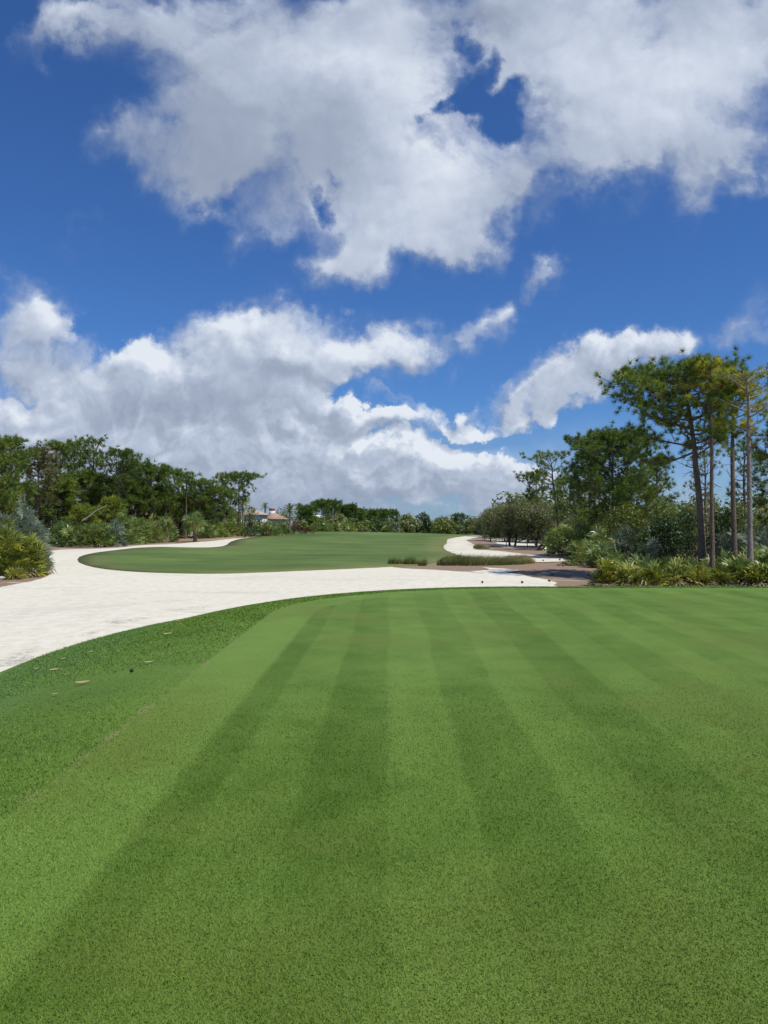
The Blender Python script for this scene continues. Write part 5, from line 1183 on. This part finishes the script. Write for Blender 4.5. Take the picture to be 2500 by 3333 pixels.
house(420, 128, 8.5, 7, 3.2, 1.7, 'house with a red tiled roof hidden in the left wood', M_STUC, M_TILE)
house(20, 120, 8, 7, 3.6, 1.8, 'brown-roofed house glimpsed between trunks at the left edge', M_BROWN, M_BROWN)
house(1030, 176, 3.4, 5, 3.2, .9, 'small white house showing between shrubs left of the paired pines', M_WHITE, M_WHITE, wins=2)
# ------------------------------------------------------------------ golfers and carts on the far green
def skinned(name, pts, edges, radii, m, parent):
    me = bpy.data.meshes.new(name); me.from_pydata(pts, edges, []); me.materials.append(m); o = bpy.data.objects.new(name, me); COL.objects.link(o)
    if parent: o.parent = parent
    md = o.modifiers.new('skin', 'SKIN'); 
    lay = me.skin_vertices[0] if me.skin_vertices else None
    if lay is None:
        bm = bmesh.new(); bm.from_mesh(me); bm.verts.layers.skin.verify(); bm.to_mesh(me); bm.free(); lay = me.skin_vertices[0]
    for i, r in enumerate(radii): lay.data[i].radius = (r, r); lay.data[i].use_root = (i == 0)
    o.modifiers.new('smooth', 'SUBSURF').levels = 1; o.modifiers[-1].render_levels = 1; return o
M_SKIN = plain('skin', (.45, .27, .19), .6); M_SHIRT = plain('white_shirt', (.85, .85, .84), .8); M_NAVY = plain('dark_trousers', (.035, .04, .06), .85); M_KHAKI = plain('khaki_trousers', (.38, .32, .23), .85); M_BLACK = plain('black_plastic', (.02, .02, .022), .5)
def person(px, d, label, lean=0.0, legs=None, rz=0.0, arms=.25, crouch=0.0):
    root = empty('person', tuple(at(px, d) + np.array([0, 0, .05])), label, 'person'); root.rotation_euler[2] = rz
    k = 1 - crouch; hip = .92 * k; L = lean
    sh = (0, -.50 * math.sin(L), hip + .50 * math.cos(L)); nk = (0, sh[1] - .10 * math.sin(L), sh[2] + .10 * math.cos(L)); hd = (0, nk[1] - .14 * math.sin(L), nk[2] + .15 * math.cos(L))
    B = [(0, 0, hip), (0, -.25 * math.sin(L), hip + .25 * math.cos(L)), sh, nk, hd, (-.09, 0, hip - .06), (-.12, -.10 * crouch * 3, .50 * k), (-.13, .02, .09), (-.13, -.15, .04),
         (.09, 0, hip - .06), (.12, -.10 * crouch * 3, .50 * k), (.13, .02, .09), (.13, -.15, .04), (-.19, sh[1], sh[2] - .03), (-.25, sh[1] - .08, sh[2] - .30), (-.16, sh[1] - arms - .05, sh[2] - .50), (-.13, sh[1] - arms - .10, sh[2] - .58),
         (.19, sh[1], sh[2] - .03), (.25, sh[1] - .08, sh[2] - .30), (.16, sh[1] - arms - .05, sh[2] - .50), (.13, sh[1] - arms - .10, sh[2] - .58)]
    E = [(0, 1), (1, 2), (2, 3), (3, 4), (0, 5), (5, 6), (6, 7), (7, 8), (0, 9), (9, 10), (10, 11), (11, 12), (2, 13), (13, 14), (14, 15), (15, 16), (2, 17), (17, 18), (18, 19), (19, 20)]
    R = [.12, .12, .13, .055, .10, .09, .06, .04, .04, .09, .06, .04, .04, .06, .045, .035, .03, .06, .045, .035, .03]
    skinned('body', B, E, R, M_SKIN, root)
    s = [B[i] for i in (0, 1, 2, 13, 14, 17, 18)]; skinned('shirt', s, [(0, 1), (1, 2), (2, 3), (3, 4), (2, 5), (5, 6)], [.15, .155, .16, .09, .075, .09, .075], M_SHIRT, root)
    s = [B[i] for i in (0, 5, 6, 7, 9, 10, 11)]; skinned('trousers', s, [(0, 1), (1, 2), (2, 3), (0, 4), (4, 5), (5, 6)], [.145, .115, .085, .065, .115, .085, .065], legs or M_NAVY, root)
    mb = MB(); V = [(.125 * math.cos(a) * q, .125 * math.sin(a) * q, z) for z, q in ((.0, 1), (.06, .92), (.10, .6), (.12, .05)) for a in np.arange(10) * .6283]
    mb.add(np.array(V) + np.array(hd) + [0, 0, .02], [(r * 10 + j, r * 10 + (j + 1) % 10, r * 10 + 10 + (j + 1) % 10, r * 10 + 10 + j) for r in range(3) for j in range(10)])
    mb.box(np.array(hd) + [0, -.15, .03], (.08, .06, .012)); mb.build('cap', M_SHIRT, root, smooth=True); return root
person(1558.5, 365, 'golfer in white shirt and khaki trousers standing in the middle of the green', legs=M_KHAKI, rz=.3)
person(1568, 372, 'golfer in white shirt and dark trousers right of the middle golfer', rz=-.5)
person(1546.5, 362, 'golfer in white crouching low on the left of the green', lean=.7, crouch=.35, legs=M_SHIRT, arms=.1, rz=.8)
def cart(px, d, label, rz, zoff=.05):
    root = empty('golf_cart', tuple(at(px, d) + np.array([0, 0, zoff])), label, 'golf cart'); root.rotation_euler[2] = rz
    mb = MB(); mb.box((0, 0, .42), (1.15, .58, .14)); mb.box((.85, 0, .68), (.28, .55, .16), taper=.75); mb.box((-.75, 0, .62), (.38, .56, .12)); mb.build('body', M_WHITE, root)
    mb = MB(); mb.box((-.15, 0, .74), (.27, .52, .08)); mb.box((-.42, 0, 1.0), (.05, .52, .22)); mb.build('seat', M_STUC, root)
    mb = MB(); mb.box((-.05, 0, 1.84), (.95, .58, .045), taper=.94); mb.build('roof', M_WHITE, root)
    mb = MB()
    for sx in (-.75, .72):
        for sy in (-.5, .5): mb.tube([(sx + (.15 if sx > 0 else 0), sy, .6), (sx, sy, 1.8)], [.022, .022], 6)
    mb.build('roof_frame', M_BLACK, root)
    mb = MB(); mb.tube([(.6, .22, .6), (.35, .22, .98)], [.02, .02], 6); mb.tube([(.35 + .02 * math.cos(a), .22 + .17 * math.cos(a), .98 + .17 * math.sin(a)) for a in np.linspace(0, 6.28, 13)], [.015] * 13, 5, cap=False); mb.build('steering_wheel', M_BLACK, root)
    mb = MB(); mb.tube([(-1.2, -.2, .5), (-1.28, -.2, 1.35)], [.12, .14], 8); mb.tube([(-1.2, .2, .5), (-1.28, .2, 1.35)], [.12, .14], 8); mb.build('golf_bag', M_NAVY, root)
    for sx in (-.75, .8):
        for sy in (-.52, .52):
            mb = MB(); mb.tube([(sx, sy - .09, .22), (sx, sy + .09, .22)], [.22, .22], 14); mb.add([(sx, sy - .09, .22)] + [(sx + .22 * math.cos(a), sy - .09, .22 + .22 * math.sin(a)) for a in np.arange(14) * .4488], [(0, 1 + j, 1 + (j + 1) % 14) for j in range(14)]); mb.build('wheel', M_BLACK, root)
cart(1584, 262, 'golf cart parked by the greenside bunker at the right', .2)
cart(1433, 300, 'golf cart with a white roof parked before the palmettos at the far bunker', 1.2)
